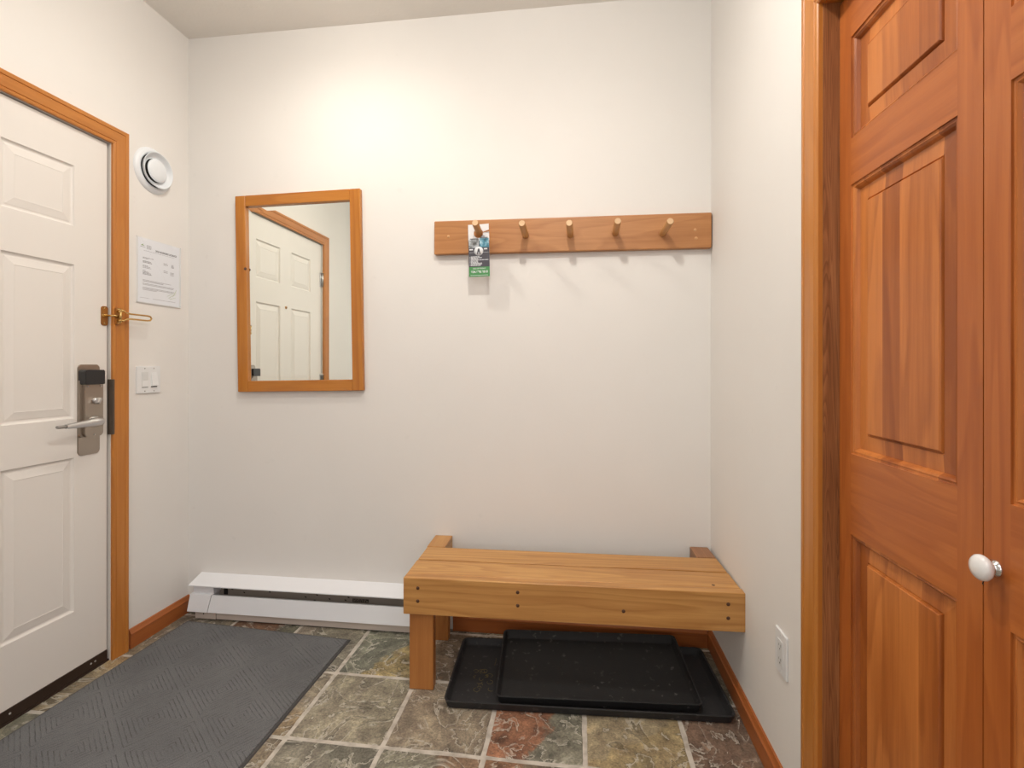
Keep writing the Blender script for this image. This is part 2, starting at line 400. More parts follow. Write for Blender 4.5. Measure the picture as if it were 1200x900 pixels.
def text_mesh(body, size, bold=0.0, align='LEFT'):
    cu = bpy.data.curves.new('t', 'FONT'); cu.body = body; cu.size = size; cu.align_x = align; cu.offset = bold
    cu.extrude = 0.0001
    to = bpy.data.objects.new('t', cu); COL.objects.link(to)
    dg = bpy.context.evaluated_depsgraph_get(); me = bpy.data.meshes.new_from_object(to.evaluated_get(dg))
    bpy.data.objects.remove(to); bm = bmesh.new(); bm.from_mesh(me); bpy.data.meshes.remove(me); bpy.data.curves.remove(cu)
    return bm

# ================================================================ the setting
# ---- floor: slate tiles in a grid, one mesh
def build_floor():
    xs = [-2.155, -1.837, -1.522, -1.208, -0.895, -0.582, -0.269, 0.031, 0.340, 0.650, 0.96]
    ys = [-2.505, -2.175, -1.845, -1.515, -1.185, -0.855, -0.525, -0.195, 0.135, 0.465, 0.795, 1.125, 1.455, 1.785, 2.115, 2.40]
    greys = [((0.21, 0.20, 0.16), (0.25, 0.23, 0.18)), ((0.22, 0.195, 0.165), (0.18, 0.18, 0.15)), ((0.19, 0.19, 0.155), (0.25, 0.225, 0.18)),
             ((0.20, 0.115, 0.075), (0.15, 0.15, 0.12)), ((0.16, 0.15, 0.125), (0.24, 0.20, 0.13))]
    special = {  # (column, row) : colour a, colour b, split direction (x, y), offset
        (4, 13): ((0.215, 0.225, 0.185), (0.40, 0.325, 0.17), (1.0, -0.75), -0.18),
        (4, 12): ((0.27, 0.25, 0.20), (0.23, 0.215, 0.17), (0.4, 0.5), 0.0),
        (5, 12): ((0.26, 0.225, 0.18), (0.29, 0.25, 0.20), (0.4, 0.8), -0.1),
        (6, 12): ((0.31, 0.155, 0.10), (0.215, 0.215, 0.18), (0.9, -0.35), -0.12),
        (7, 12): ((0.26, 0.225, 0.16), (0.28, 0.23, 0.14), (0.5, -0.6), -0.1),
        (8, 12): ((0.20, 0.135, 0.105), (0.17, 0.125, 0.10), (0.3, 0.3), 0.0),
        (3, 12): ((0.27, 0.24, 0.19), (0.29, 0.23, 0.15), (0.0, -0.8), -0.2),
        (3, 13): ((0.26, 0.235, 0.20), (0.22, 0.21, 0.175), (0.4, 0.2), 0.0),
        (5, 13): ((0.27, 0.22, 0.17), (0.22, 0.18, 0.14), (0.2, 0.5), 0.0),
        (4, 11): ((0.27, 0.255, 0.215), (0.22, 0.215, 0.18), (0.6, 0.1), 0.0),
        (5, 11): ((0.23, 0.225, 0.185), (0.29, 0.20, 0.14), (0.8, 0.0), -0.1),
        (6, 11): ((0.27, 0.15, 0.095), (0.19, 0.15, 0.115), (0.6, 0.2), 0.0),
        (3, 11): ((0.26, 0.20, 0.125), (0.20, 0.17, 0.13), (0.5, 0.0), 0.0),
        (1, 12): ((0.25, 0.21, 0.15), (0.30, 0.23, 0.14), (0.3, 0.4), 0.0),
        (1, 13): ((0.22, 0.19, 0.145), (0.17, 0.15, 0.12), (0.3, 0.4), 0.0),
    }
    rnd = random.Random(11)
    verts, faces, mats, fa, fb, fm, fs = [], [], [], [], [], [], []
    def face(idx, mi, a, b, s, mfun):
        faces.append(idx); mats.append(mi)
        for i in idx:
            fa.append(a); fb.append(b); fs.append(s); fm.append(mfun(verts[i]))
    for i in range(len(xs) - 1):
        for j in range(len(ys) - 1):
            g = 0.0055
            x0, x1, y0, y1 = xs[i] + g, xs[i + 1] - g, ys[j] + g, ys[j + 1] - g
            cx, cy = (x0 + x1) / 2, (y0 + y1) / 2
            if (i, j) in special: a, b, d, o = special[(i, j)]
            else:
                a, b = rnd.choice(greys); d = (rnd.uniform(-1, 1), rnd.uniform(-1, 1)); o = rnd.uniform(-.2, .2)
            s = rnd.uniform(0, 40)
            mf = lambda p: 0.5 + o + ((p[0] - cx) / 0.31 * d[0] + (p[1] - cy) / 0.33 * d[1]) * 2.0
            n = 14; out = []
            for e, (p, q) in enumerate((((x0, y0), (x1, y0)), ((x1, y0), (x1, y1)), ((x1, y1), (x0, y1)), ((x0, y1), (x0, y0)))):
                nx, ny = ((0, 1), (-1, 0), (0, -1), (1, 0))[e]
                for k in range(n):
                    t = k / n; jx = mnoise.noise(Vector((p[0] * 9 + t * 3, p[1] * 9, e * 5.3 + s))) * 0.0045 + rnd.uniform(-0.0007, 0.0007)
                    if k == 0: out.append((p[0] + (q[0] - p[0]) * .0 + nx * .003, p[1] + ny * .003)); continue
                    out.append((p[0] + (q[0] - p[0]) * t + nx * abs(jx), p[1] + (q[1] - p[1]) * t + ny * abs(jx)))
            b0 = len(verts); m_ = len(out)
            for (px, py) in out:
                k = 0.0035 / max(1e-6, math.hypot(px - cx, py - cy)); verts.append((px + (cx - px) * k, py + (cy - py) * k, 0.0))
            for (px, py) in out: verts.append((px, py, -0.0035))
            face(list(range(b0, b0 + m_)), 0, a, b, s, mf)
            for k in range(m_):
                k2 = (k + 1) % m_
                face([b0 + m_ + k, b0 + m_ + k2, b0 + k2, b0 + k], 0, a, b, s, mf)
    b0 = len(verts)
    z = -0.0022
    verts += [(xs[0], ys[0], z), (xs[-1], ys[0], z), (xs[-1], ys[-1], z), (xs[0], ys[-1], z), (xs[0], ys[0], -.08), (xs[-1], ys[0], -.08), (xs[-1], ys[-1], -.08), (xs[0], ys[-1], -.08)]
    zf = lambda p: 0.0
    G = (0.4, 0.4, 0.4)
    for q in ((0, 1, 2, 3), (7, 6, 5, 4), (0, 4, 5, 1), (1, 5, 6, 2), (2, 6, 7, 3), (3, 7, 4, 0)):
        face([b0 + k for k in q], 1, G, G, 0, zf)
    me = bpy.data.meshes.new('floor'); me.from_pydata(verts, [], faces)
    me.materials.append(SLATE); me.materials.append(GROUT)
    me.polygons.foreach_set('material_index', mats)
    for nm, data in (('tile_a', fa), ('tile_b', fb)):
        at = me.attributes.new(nm, 'FLOAT_COLOR', 'CORNER')
        at.data.foreach_set('color', [c for v in data for c in (*v, 1.0)])
    for nm, data in (('tile_m', fm), ('tile_s', fs)):
        at = me.attributes.new(nm, 'FLOAT', 'CORNER'); at.data.foreach_set('value', data)
    me.update(); o = bpy.data.objects.new('floor', me); COL.objects.link(o)
    tag(o, 'multicoloured slate tile floor with pale grout lines', 'floor', kind='structure')
build_floor()

Y0 = -2.4      # rear of the room, behind the camera
XRR = 2.3      # the room widens to the right behind the camera
T = 0.12
# door opening in the left wall
DY0, DY1, DZ = 0.858, 1.757, 2.045
m = MB()
m.box(XL - T, XL, DY1, YB + T, -.07, ZC); m.box(XL - T, XL, Y0 - T, DY0, -.07, ZC); m.box(XL - T, XL, DY0, DY1, DZ, ZC)
tag(m.build('wall_left', WALL), 'warm white left wall with entry door', 'wall', kind='structure')
m = MB(); m.box(XL - T, XR + T, YB, YB + T, -.07, ZC)
tag(m.build('wall_back', WALL), 'off-white back wall behind mirror and peg rack', 'wall', kind='structure')
# closet opening in the right wall
CY0, CY1, CZ = 0.395, 1.2055, 1.979
m = MB()
m.box(XR, XR + T, CY1 + .02, YB, -.07, ZC); m.box(XR, XR + T, CY0 - .02, CY1 + .02, CZ + .02, ZC); m.box(XR, XR + T, 0.15, CY0 - .02, -.07, ZC)
m.box(XR + T, XRR, 0.15, 0.15 + T, -.07, ZC)
m.box(XR + T + .5, XR + T + .56, CY0 - .3, CY1 + .3, -.07, ZC)      # closet back
m.box(XR + T, XR + T + .5, CY1 + .24, CY1 + .3, -.07, ZC)
tag(m.build('wall_right', WALL), 'off-white right wall between bench and closet', 'wall', kind='structure')
m = MB(); m.box(XRR, XRR + T, Y0 - T, 0.15 + T, -.07, ZC); m.box(XL, XRR, Y0 - T, Y0, -.07, ZC)
tag(m.build('wall_rear', WALL), 'off-white walls behind the camera', 'wall', kind='structure')
m = MB(); m.box(XL - T, XRR + T, Y0 - T, YB + T, ZC, ZC + .1)
tag(m.build('ceiling', CEIL), 'textured off-white ceiling', 'ceiling', kind='structure')
m = MB(); m.box(0.965, XRR + T, Y0 - T, 0.4, -.08, -0.001)
tag(m.build('floor', GROUT), 'plain floor of the room behind the camera', 'floor', kind='structure')

# ---- baseboards (bevelled top with a bead)
BP = [(0, 0), (.014, 0), (.014, .052), (.0155, .054), (.0155, .060), (.012, .064), (.009, .070), (.006, .077), (0, .078)]
def baseboard(name, mat, p0, p1, nrm, label):
    m = MB(); p0, p1, n = Vector(p0), Vector(p1), Vector(nrm)
    a = [m.bm.verts.new(p0 + n * u + Vector((0, 0, h))) for u, h in BP]; b = [m.bm.verts.new(p1 + n * u + Vector((0, 0, h))) for u, h in BP]
    for k in range(len(BP) - 1): m.bm.faces.new([a[k], a[k + 1], b[k + 1], b[k]])
    m.bm.faces.new(a); m.bm.faces.new(b[::-1])
    return tag(m.build(name, mat, origin=p0), label, 'baseboard', kind='structure')
baseboard('baseboard_left', baseY, (XL, 1.8265, 0), (XL, YB, 0), (1, 0, 0), 'orange wood baseboard along the left wall beside the door')
baseboard('baseboard_back', baseX, (-0.53, YB, 0), (XR - .0155, YB, 0), (0, -1, 0), 'orange wood baseboard under the bench on back wall')
baseboard('baseboard_right', baseY, (XR, 1.285, 0), (XR, YB - .0, 0), (-1, 0, 0), 'orange wood baseboard along the right wall')

# ---- casings
def casing(mb, P, y0, y1, z1, w, prof, mz=0, my=1):
    """U-shaped mitred casing round an opening; P(y, z, h)."""
    def pt(u, h, st):
        return P((y0 - u, 0.0, h) if st == 0 else (y0 - u, z1 + u, h) if st == 1 else (y1 + u, z1 + u, h) if st == 2 else (y1 + u, 0.0, h))
    cols = [[mb.bm.verts.new(pt(u, h, st)) for u, h in prof] for st in range(4)]
    for st in range(3):
        for k in range(len(prof) - 1):
            f = mb.bm.faces.new([cols[st][k], cols[st][k + 1], cols[st + 1][k + 1], cols[st + 1][k]]); f.material_index = my if st == 1 else mz
    for st in (0, 3): mb.bm.faces.new(cols[st])

CP = [(0, 0), (0, .010), (.004, .012), (.010, .0125), (.012, .010), (.014, .0125), (.030, .0150), (.046, .0165), (.048, .0145), (.050, .0175), (.060, .0185), (.064, .017), (.066, .013), (.066, 0)]
m = MB()
casing(m, lambda p: Vector((XL + p[2], p[0], p[1])), DY0 + .007, DY1 - .008, DZ - .010, .066, CP)
trim1 = tag(m.build('trim_1', [casZ, casY]), 'orange wood casing framing the white entry door', 'door casing', kind='structure')
# white metal jamb with stop, behind the casing
m = MB()
JI = 0.010
m.box(XL - T, XL + .001, DY1 - JI, DY1 + .002, 0, DZ - JI); m.box(XL - T, XL + .001, DY0 - .002, DY0 + JI, 0, DZ - JI)
m.box(XL - T, XL + .001, DY0, DY1, DZ - JI, DZ + .002)
m.box(XL - T, XL - .054, DY1 - .03, DY1 - JI, 0, DZ - JI); m.box(XL - T, XL - .054, DY0 + JI, DY0 + .03, 0, DZ - JI); m.box(XL - T, XL - .054, DY0 + JI, DY1 - JI, DZ - .03, DZ - JI)
m.build('jamb', JAMBW, trim1)
m = MB(); m.box(XL - T, XL - .002, DY0 + JI, DY1 - JI, 0, .008, .003); m.build('threshold', BRONZE, trim1)
# latch guard / strike on the jamb
m = MB(); m.box(-1.8170, -1.8005, 1.7445, 1.7530, .889, 1.106, .0015); m.box(-1.824, -1.8175, 1.7440, 1.7500, .889, 1.106, .001)
tag(m.build('strike_plate', plain('strike_bronze', (0.12, 0.095, 0.075), 0.42, 0.6, bscale=150), trim1), 'dark bronze strike plate')

CPR = [(0, 0), (0, .010), (.003, .013), (.008, .0145), (.011, .0125), (.0125, .0125), (.014, .0145), (.030, .0155), (.056, .0155), (.060, .0140), (.062, .0165), (.070, .0165), (.076, .0145), (.078, .010), (.078, 0)]
m = MB()
casing(m, lambda p: Vector((XR - p[2], p[0], p[1])), CY0 - .003, CY1 + .003, CZ + .003, .078, CPR)
trim2 = tag(m.build('trim_2', [casZ, casY]), 'orange wood casing framing the closet doors', 'door casing', kind='structure')
m = MB(); m.box(XR - .001, XR + T, CY1, CY1 + .022, 0, CZ + .02); m.box(XR - .001, XR + T, CY0 - .022, CY0, 0, CZ + .02)
m.build('jamb', jambZ, trim2)
m = MB(); m.box(XR - .001, XR + T, CY0, CY1, CZ, CZ + .022); m.build('head_jamb', casY, trim2)

# ================================================================ entry door (six raised panels)
DX = -1.823
dy0, dy1, dz0, dz1 = 0.872, 1.7400, 0.040, 2.030
cols = [(1.018, 1.252), (1.376, 1.6125)]
rows = [(0.2568, 0.8217), (0.966, 1.5305), (1.671, 1.893)]
RING = [(0, 0), (.003, -.005), (.007, -.0075), (.012, -.0075), (.015, -.006), (.036, -.0022), (.040, -.0012), (.0415, -.0022)]
m = MB()
P = lambda u, v, h: Vector((DX + h, u, v))
us = [dy0, cols[0][0], cols[0][1], cols[1][0], cols[1][1], dy1]; vs = [dz0, *[z for r in rows for z in r], dz1]
for i in range(5):
    for j in range(7):
        if i in (1, 3) and j in (1, 3, 5): rect_rings(m, P, (us[i], us[i + 1], vs[j], vs[j + 1]), RING)
        else: m.quad([P(us[i], vs[j], 0), P(us[i + 1], vs[j], 0), P(us[i + 1], vs[j + 1], 0), P(us[i], vs[j + 1], 0)])
D2 = DX - .044
m.quad([(D2, dy0, dz0), (D2, dy0, dz1), (D2, dy1, dz1), (D2, dy1, dz0)])
m.quad([(DX, dy1, dz0), (D2, dy1, dz0), (D2, dy1, dz1), (DX, dy1, dz1)]); m.quad([(DX, dy0, dz0), (DX, dy0, dz1), (D2, dy0, dz1), (D2, dy0, dz0)])
m.quad([(DX, dy0, dz1), (DX, dy1, dz1), (D2, dy1, dz1), (D2, dy0, dz1)]); m.quad([(DX, dy0, dz0), (D2, dy0, dz0), (D2, dy1, dz0), (DX, dy1, dz0)])
bmesh.ops.remove_doubles(m.bm, verts=m.bm.verts[:], dist=1e-5)
door1 = tag(m.build('door_1', DOORW, origin=(DX, (dy0 + dy1) / 2, dz0)), 'white six-panel entry door in the left wall', 'door', kind='structure')
m = MB(); m.box(DX - .040, DX - .002, dy0, dy1, .009, .0405)
m.box(DX - .002, DX + .004, dy0 + .003, dy1 - .001, .010, .047, .001)
for yy in (1.69, 1.673, 1.30, 1.40, 1.02): m.lathe([(0, .0055), (.0035, .005), (.004, .003)], (DX, yy, .030), (1, 0, 0), 12, mi=1)
tag(m.build('door_sweep', [BRONZE, SATIN], door1), 'dark bronze door sweep')
for hz in (0.25, 1.05, 1.78):
    m = MB(); m.tube([(DX + .008, dy0 - .006, hz - .05), (DX + .008, dy0 - .006, hz + .05)], .0075, 14); m.box(DX - .002, DX + .003, dy0 - .001, dy0 + .022, hz - .05, hz + .05, .001)
    for k in (-.0175, .0175): m.tube([(DX + .008, dy0 - .006, hz + k - .0008), (DX + .008, dy0 - .006, hz + k + .0008)], .0079, 14)
    m.build('hinge', SATIN, door1)
m = MB(); m.lathe([(0, .004), (.0045, .0045), (.005, .0055), (.0085, .0045), (.009, 0)], (DX, 1.314, 1.529), (1, 0, 0), 20, mis=[1, 0, 0, 0])
m.build('peephole', [BRASSD, BLACKP], door1)

# lock with lever
def rounded_plate(mb, x0, x1, ya, yb, za, zb, rt, rb, mi=0, arch_t=0.0, arch_b=0.0):
    """plate in the y-z plane with rounded corners (rt top, rb bottom), thickness x0..x1."""
    pts = []
    for (cy, cz, a0, r) in ((yb - rb, za + rb, -90, rb), (yb - rt, zb - rt, 0, rt), (ya + rt, zb - rt, 90, rt), (ya + rb, za + rb, 180, rb)):
        for k in range(7):
            a = math.radians(a0 + 15 * k); pts.append([cy + math.cos(a) * r, cz + math.sin(a) * r])
    for p in pts:
        t = (p[0] - (ya + yb) / 2) / ((yb - ya) / 2); bow = max(0, 1 - t * t)
        if p[1] > (za + zb) / 2: p[1] += arch_t * bow
        else: p[1] -= arch_b * bow
    t = bmesh.new(); a = [t.verts.new((x0, *p)) for p in pts]; b = [t.verts.new((x1, *p)) for p in pts]
    t.faces.new(a); t.faces.new(b)
    n = len(pts)
    for k in range(n): t.faces.new([a[k], a[(k + 1) % n], b[(k + 1) % n], b[k]])
    bmesh.ops.recalc_face_normals(t, faces=t.faces[:])
    ed = [e for e in t.edges if all(abs(v.co.x - x1) < 1e-6 for v in e.verts)]
    bmesh.ops.bevel(t, geom=ed, offset=min(.0012, abs(x1 - x0) * .3), segments=2, affect='EDGES')
    mb.merge(t, mi)
m = MB(); rounded_plate(m, DX, DX + .004, 1.6225, 1.7085, .829, 1.160, .012, .012, arch_t=.008, arch_b=.010)
lock = tag(m.build('door_lock', NICKEL, door1), 'brushed nickel lock plate with lever')
m = MB(); rounded_plate(m, DX + .004, DX + .012, 1.6225, 1.7105, .893, 1.105, .003, .012, arch_b=.004)
rounded_plate(m, DX + .012, DX + .022, 1.632, 1.706, .895, 1.102, .004, .012, arch_b=.004)
for (yy, zz) in ((1.643, 1.082), (1.695, 1.082), (1.669, .9)): m.lathe([(0, .0245), (.003, .0245), (.0036, .0225), (.0036, .0215)], (DX, yy, zz), (1, 0, 0), 14, mi=1)
m.build('lock_case', [NICKEL, SATIN], lock)
m = MB(); rounded_plate(m, DX + .004, DX + .036, 1.6235, 1.700, 1.089, 1.142, .006, .005, arch_t=.006)
m.build('lock_cover', BLACKP, lock)
m = MB(); m.lathe([(.011, 0), (.011, .006), (.009, .009), (0, .009)], (DX + .022, 1.672, 1.027), (1, 0, 0), 24)
m.hull8([(DX + .028, 1.664, 1.020), (DX + .028, 1.668, 1.014), (DX + .028, 1.680, 1.034), (DX + .028, 1.676, 1.040)], [(DX + .046, 1.666, 1.021), (DX + .046, 1.670, 1.015), (DX + .046, 1.680, 1.033), (DX + .046, 1.676, 1.039)], bevel=.0018)
m.build('thumb_turn', SATIN, lock)
m = MB(); m.lathe([(.021, 0), (.021, .004), (.017, .008), (.0125, .012), (.0115, .034)], (DX + .022, 1.668, .949), (1, 0, 0), 28)
LX = DX + .060
m.tube([(LX - .016, 1.6600, .9500), (LX - .004, 1.6600, .9505), (LX, 1.6510, .9515), (LX + .001, 1.6310, .951), (LX, 1.5960, .9485), (LX - .002, 1.5610, .9465), (LX - .003, 1.5410, .9460)],
       [.0130, .0150, .0158, .0145, .0118, .0092, .0080], 16, squash=1.1)
m.tube([(LX - .003, 1.5420, .9460), (LX - .003, 1.5320, .9460)], .0085, 16, squash=.9)
m.build('lever_handle', SATIN, lock, sharp=50)
m = MB(); m.tube([(LX - .003, 1.5330, .946), (LX - .004, 1.5030, .9465)], [.0072, .0066], 16, squash=.8)
tag(m.build('lever_grip', plain('grip_grey', (0.33, 0.31, 0.29), 0.5, 0.4, bscale=300), lock), 'grey lever end sleeve')

# brass catch on the door
def catch(parent):
    m = MB(); rounded_plate(m, DX, DX + .004, 1.7145, 1.7425, 1.316, 1.3915, .010, .010)
    m.box(DX + .004, DX + .007, 1.7150, 1.7420, 1.351, 1.360, .001, mi=1)
    m.tube([(DX + .006, 1.735, 1.3555), (DX + .030, 1.742, 1.3555), (DX + .034, 1.760, 1.3545)], .0035, 10, mi=1)
    m.lathe([(0, .008), (.005, .006), (.007, .001), (.006, -.004), (0, -.008)], (DX + .034, 1.764, 1.354), (0, 1, 0), 16, mi=1)
    for zz in (1.3245, 1.383): m.lathe([(0, .0055), (.003, .005), (.0034, .003)], (DX, 1.728, zz), (1, 0, 0), 12, mi=1)
    return tag(m.build('latch_catch', [BRASSD, BRASS], parent), 'brass catch plate with ball arm')
catch(door1)
# swing bar on the casing
CX = XL + .0165
sb = thing('swing_bar_latch', (CX, 1.768, 1.35), 'brass swing bar door latch mounted on the entry door casing', 'latch')
m = MB(); rounded_plate(m, CX - .0035, CX + .003, 1.7535, 1.7775, 1.322, 1.389, .006, .006)
for zz in (1.329, 1.382): m.lathe([(0, .0025), (.003, .002), (.0034, 0)], (CX + .003, 1.765, zz), (1, 0, 0), 12, mi=1)
m.build('mounting_plate', [BRASSD, BRASS], sb)
m = MB()
for zz in (1.338, 1.374): m.tube([(CX + .002, 1.760, zz), (CX + .020, 1.760, zz)], .0045, 12)
m.tube([(CX + .016, 1.760, 1.330), (CX + .016, 1.760, 1.382)], .0038, 12)
m.build('hinge_knuckle', BRASS, sb)
m = MB()
loop = [(CX + .018, 1.760, 1.3775), (CX + .019, 1.772, 1.3765), (CX + .020, 1.782, 1.3695), (CX + .021, 1.800, 1.3675), (CX + .024, 1.876, 1.3675), (CX + .025, 1.8885, 1.3655), (CX + .025, 1.895, 1.3575), (CX + .025, 1.8885, 1.3495), (CX + .024, 1.876, 1.3475), (CX + .021, 1.800, 1.3475), (CX + .020, 1.782, 1.3455), (CX + .019, 1.772, 1.3385), (CX + .018, 1.760, 1.3375)]
m.tube(loop, .0036, 10)
m.build('swing_bar', BRASS, sb)

# ================================================================ things on the left wall
# round exhaust valve
VY, VZ = 1.945, 2.002
vent = thing('exhaust_vent', (XL, VY, VZ - .095), 'round white exhaust vent on the left wall above the notice', 'vent')
m = MB(); m.lathe([(.0, .001), (.070, .001), (.070, .010), (.076, .0145), (.082, .0135), (.090, .008), (.096, .003), (.097, 0)], (XL, VY, VZ), (1, 0, 0), 64, mis=[1, 1, 0, 0, 0, 0, 0])
m.build('flange', [PLASTV, DARK], vent, sharp=50)
m = MB(); m.lathe([(.0495, .010), (.055, .009), (.066, .019), (.073, .030), (.0745, .0315), (.0755, .030), (.074, .026), (.066, .012), (.058, .006)], (XL, VY, VZ), (1, 0, 0), 64)
m.build('inner_ring', PLASTV, vent)
m = MB(); m.lathe([(0, .0330), (.020, .0325), (.036, .0300), (.045, .0265), (.0485, .0230), (.0485, .0205), (.044, .018), (.012, .016), (.010, .002)], (XL, VY, VZ), (1, 0, 0), 64)
m.build('valve_disc', PLASTV, vent)

# clear holder + licence sheet
hy0, hy1, hz0, hz1 = 1.863, 2.0955, 1.4255, 1.7035
hold = thing('sign_holder', (XL, (hy0 + hy1) / 2, hz0), 'clear acrylic sign holder on the left wall under the vent', 'sign holder')
m = MB(); m.box(XL, XL + .0012, hy0, hy1, hz0, hz1); m.build('back_plate', PLASTW, hold)
m = MB()
# front sheet with two thumb notches at the top edge
pts = [(hy0, hz0), (hy1, hz0), (hy1, hz1)]
for c in (hy1 - .036, hy0 + .036):
    pts += [(c + math.cos(math.radians(a)) * .017, hz1 + math.sin(math.radians(a)) * .015) for a in range(0, -181, -20)]
pts += [(hy0, hz1)]
f0 = m.bm.faces.new([m.bm.verts.new((XL + .0042, *p)) for p in pts]); bmesh.ops.triangulate(m.bm, faces=[f0])
m.build('front_sheet', ACRYL, hold)
m = MB(); m.box(XL + .0012, XL + .0045, hy0, hy1, hz0, hz0 + .0022); m.box(XL + .0012, XL + .0045, hy0, hy0 + .0015, hz0, hz1); m.box(XL + .0012, XL + .0045, hy1 - .0015, hy1, hz0, hz1)
m.build('holder_edge', PLASTW, hold)
py0, py1, pz0, pz1 = hy0 + .008, hy1 - .008, hz0 + .004, hz1 - .004
m = MB(); m.box(XL + .0014, XL + .0022, py0, py1, pz0, pz1)
sheet = tag(m.build('licence_sheet', PAPER, origin=(XL + .0014, (py0 + py1) / 2, pz0)), 'white printed licence sheet behind the clear acrylic holder', 'document')
TX = XL + .0024
def wall_text(mb, bm, y, z, mi=0):
    M = Matrix(((0, 0, 1, TX), (1, 0, 0, y), (0, 1, 0, z), (0, 0, 0, 1)))
    mb.merge(bm, mi, M)
def bars(mb, y, z, length, h, mi=0, seed=0):
    r = random.Random(seed); x = y
    while x < y + length:
        w = r.uniform(.004, .011); w = min(w, y + length - x)
        mb.box(TX - .0001, TX + .0001, x, x + w, z, z + h, mi=mi); x += w + .0016
m = MB(); wall_text(m, text_mesh('2024 BUSINESS LICENCE', .0108, .00025), 1.957, 1.6545); m.build('heading', INKD, sheet)
m = MB(); sd = 0
for (y, z, L, h) in ((1.913, 1.672, .020, .0016), (1.913, 1.6685, .024, .0016), (1.913, 1.665, .020, .0016), (1.913, 1.6615, .026, .0016), (1.913, 1.658, .022, .0016),
                     (1.897, 1.648, .165, .0011),
                     (1.893, 1.618, .055, .0022), (1.893, 1.614, .028, .002), (1.893, 1.602, .040, .0032), (1.893, 1.597, .046, .0032),
                     (1.893, 1.584, .024, .002), (1.893, 1.580, .036, .002), (1.893, 1.575, .042, .002), (1.893, 1.563, .014, .002), (1.893, 1.557, .030, .003), (1.893, 1.552, .040, .003), (1.893, 1.547, .044, .0032),
                     (2.000, 1.612, .022, .0022), (2.000, 1.606, .025, .0022), (2.043, 1.612, .012, .0022), (2.043, 1.606, .014, .0032), (2.043, 1.601, .014, .0032),
                     (2.000, 1.579, .022, .0022), (2.000, 1.573, .024, .0022), (2.037, 1.577, .020, .0022), (2.037, 1.572, .020, .0022), (2.037, 1.566, .020, .0022),
                     (1.893, 1.523, .148, .0017), (1.893, 1.5175, .105, .0026), (1.893, 1.508, .165, .0018), (1.893, 1.5035, .160, .0018), (1.893, 1.491, .165, .0018), (1.893, 1.4865, .16, .0018), (1.893, 1.482, .07, .0018),
                     (1.880, 1.447, .045, .0012), (1.945, 1.447, .12, .0012)):
    bars(m, y, z, L, h, 0, sd); sd += 1
m.build('print_lines', INK, sheet)
m = MB()
for a, b_ in (((1.884, 1.668), (1.890, 1.674)), ((1.888, 1.668), (1.895, 1.6765)), ((1.893, 1.668), (1.901, 1.672))):
    m.quad([(TX, a[0], a[1]), (TX, a[0] + .006, a[1]), (TX, b_[0], b_[1])][:3])
bars(m, 1.881, 1.662, .024, .002, 1, 77)
m.build('letterhead_mark', [INKG, INK], sheet)
m = MB()
for (a, b_, c) in (((2.020, 1.470), (2.045, 1.483), (2.070, 1.492)), ((2.028, 1.462), (2.05, 1.477), (2.069, 1.483)), ((2.035, 1.458), (2.05, 1.463), (2.066, 1.468)), ((2.052, 1.472), (2.062, 1.488), (2.071, 1.505))):
    m.tube([(TX, *a), (TX + .0001, *b_), (TX, *c)], .0005, 5)
m.build('stamp', plain('stamp_ink', (0.42, 0.50, 0.22), 0.7, bscale=300), sheet)

# two-gang switch
sy0, sy1, sz0, sz1 = 1.8605, 1.9795, 1.0425, 1.1570
sw = thing('light_switch', (XL, (sy0 + sy1) / 2, sz0), 'white two-gang light switch plate on the left wall beside the door', 'light switch')
m = MB(); rounded_plate(m, XL, XL + .0065, sy0, sy1, sz0, sz1, .003, .003)
for yy in (1.8995, 1.9455):
    for zz in (sz0 + .009, sz1 - .009): m.lathe([(0, .0071), (.0028, .007), (.0032, .0062)], (XL, yy, zz), (1, 0, 0), 12, mi=1)
m.build('switch_plate', [PLASTW, plain('screw_grey', (0.35, 0.35, 0.34), 0.4, bscale=300)], sw)
m = MB(); m.box(XL + .006, XL + .0068, 1.8835, 1.9165, sz0 + .024, sz1 - .024, .0003); m.box(XL + .0068, XL + .0082, 1.8855, 1.9145, 1.098, 1.128, .0006, mi=0); m.box(XL + .0068, XL + .0078, 1.8855, 1.9145, 1.0695, 1.097, .0006, mi=1)
m.box(XL + .0066, XL + .0074, 1.8845, 1.9155, 1.0668, 1.0685, mi=2)
m.build('sensor_switch', [PLASTG, PLASTW, DARK], sw)
m = MB(); m.box(XL + .006, XL + .0068, 1.9290, 1.9620, sz0 + .024, sz1 - .024, mi=0)
m.hull8([(XL + .0068, 1.9305, 1.0715), (XL + .0068, 1.9605, 1.0715), (XL + .0068, 1.9605, 1.131), (XL + .0068, 1.9305, 1.131)], [(XL + .0155, 1.9315, 1.0735), (XL + .0155, 1.9595, 1.0735), (XL + .0078, 1.9595, 1.1300), (XL + .0078, 1.9315, 1.1300)], mi=0)
m.box(XL + .0066, XL + .0072, 1.9300, 1.9610, 1.0670, 1.0712, mi=1)
m.build('rocker', [PLASTW, DARK], sw)

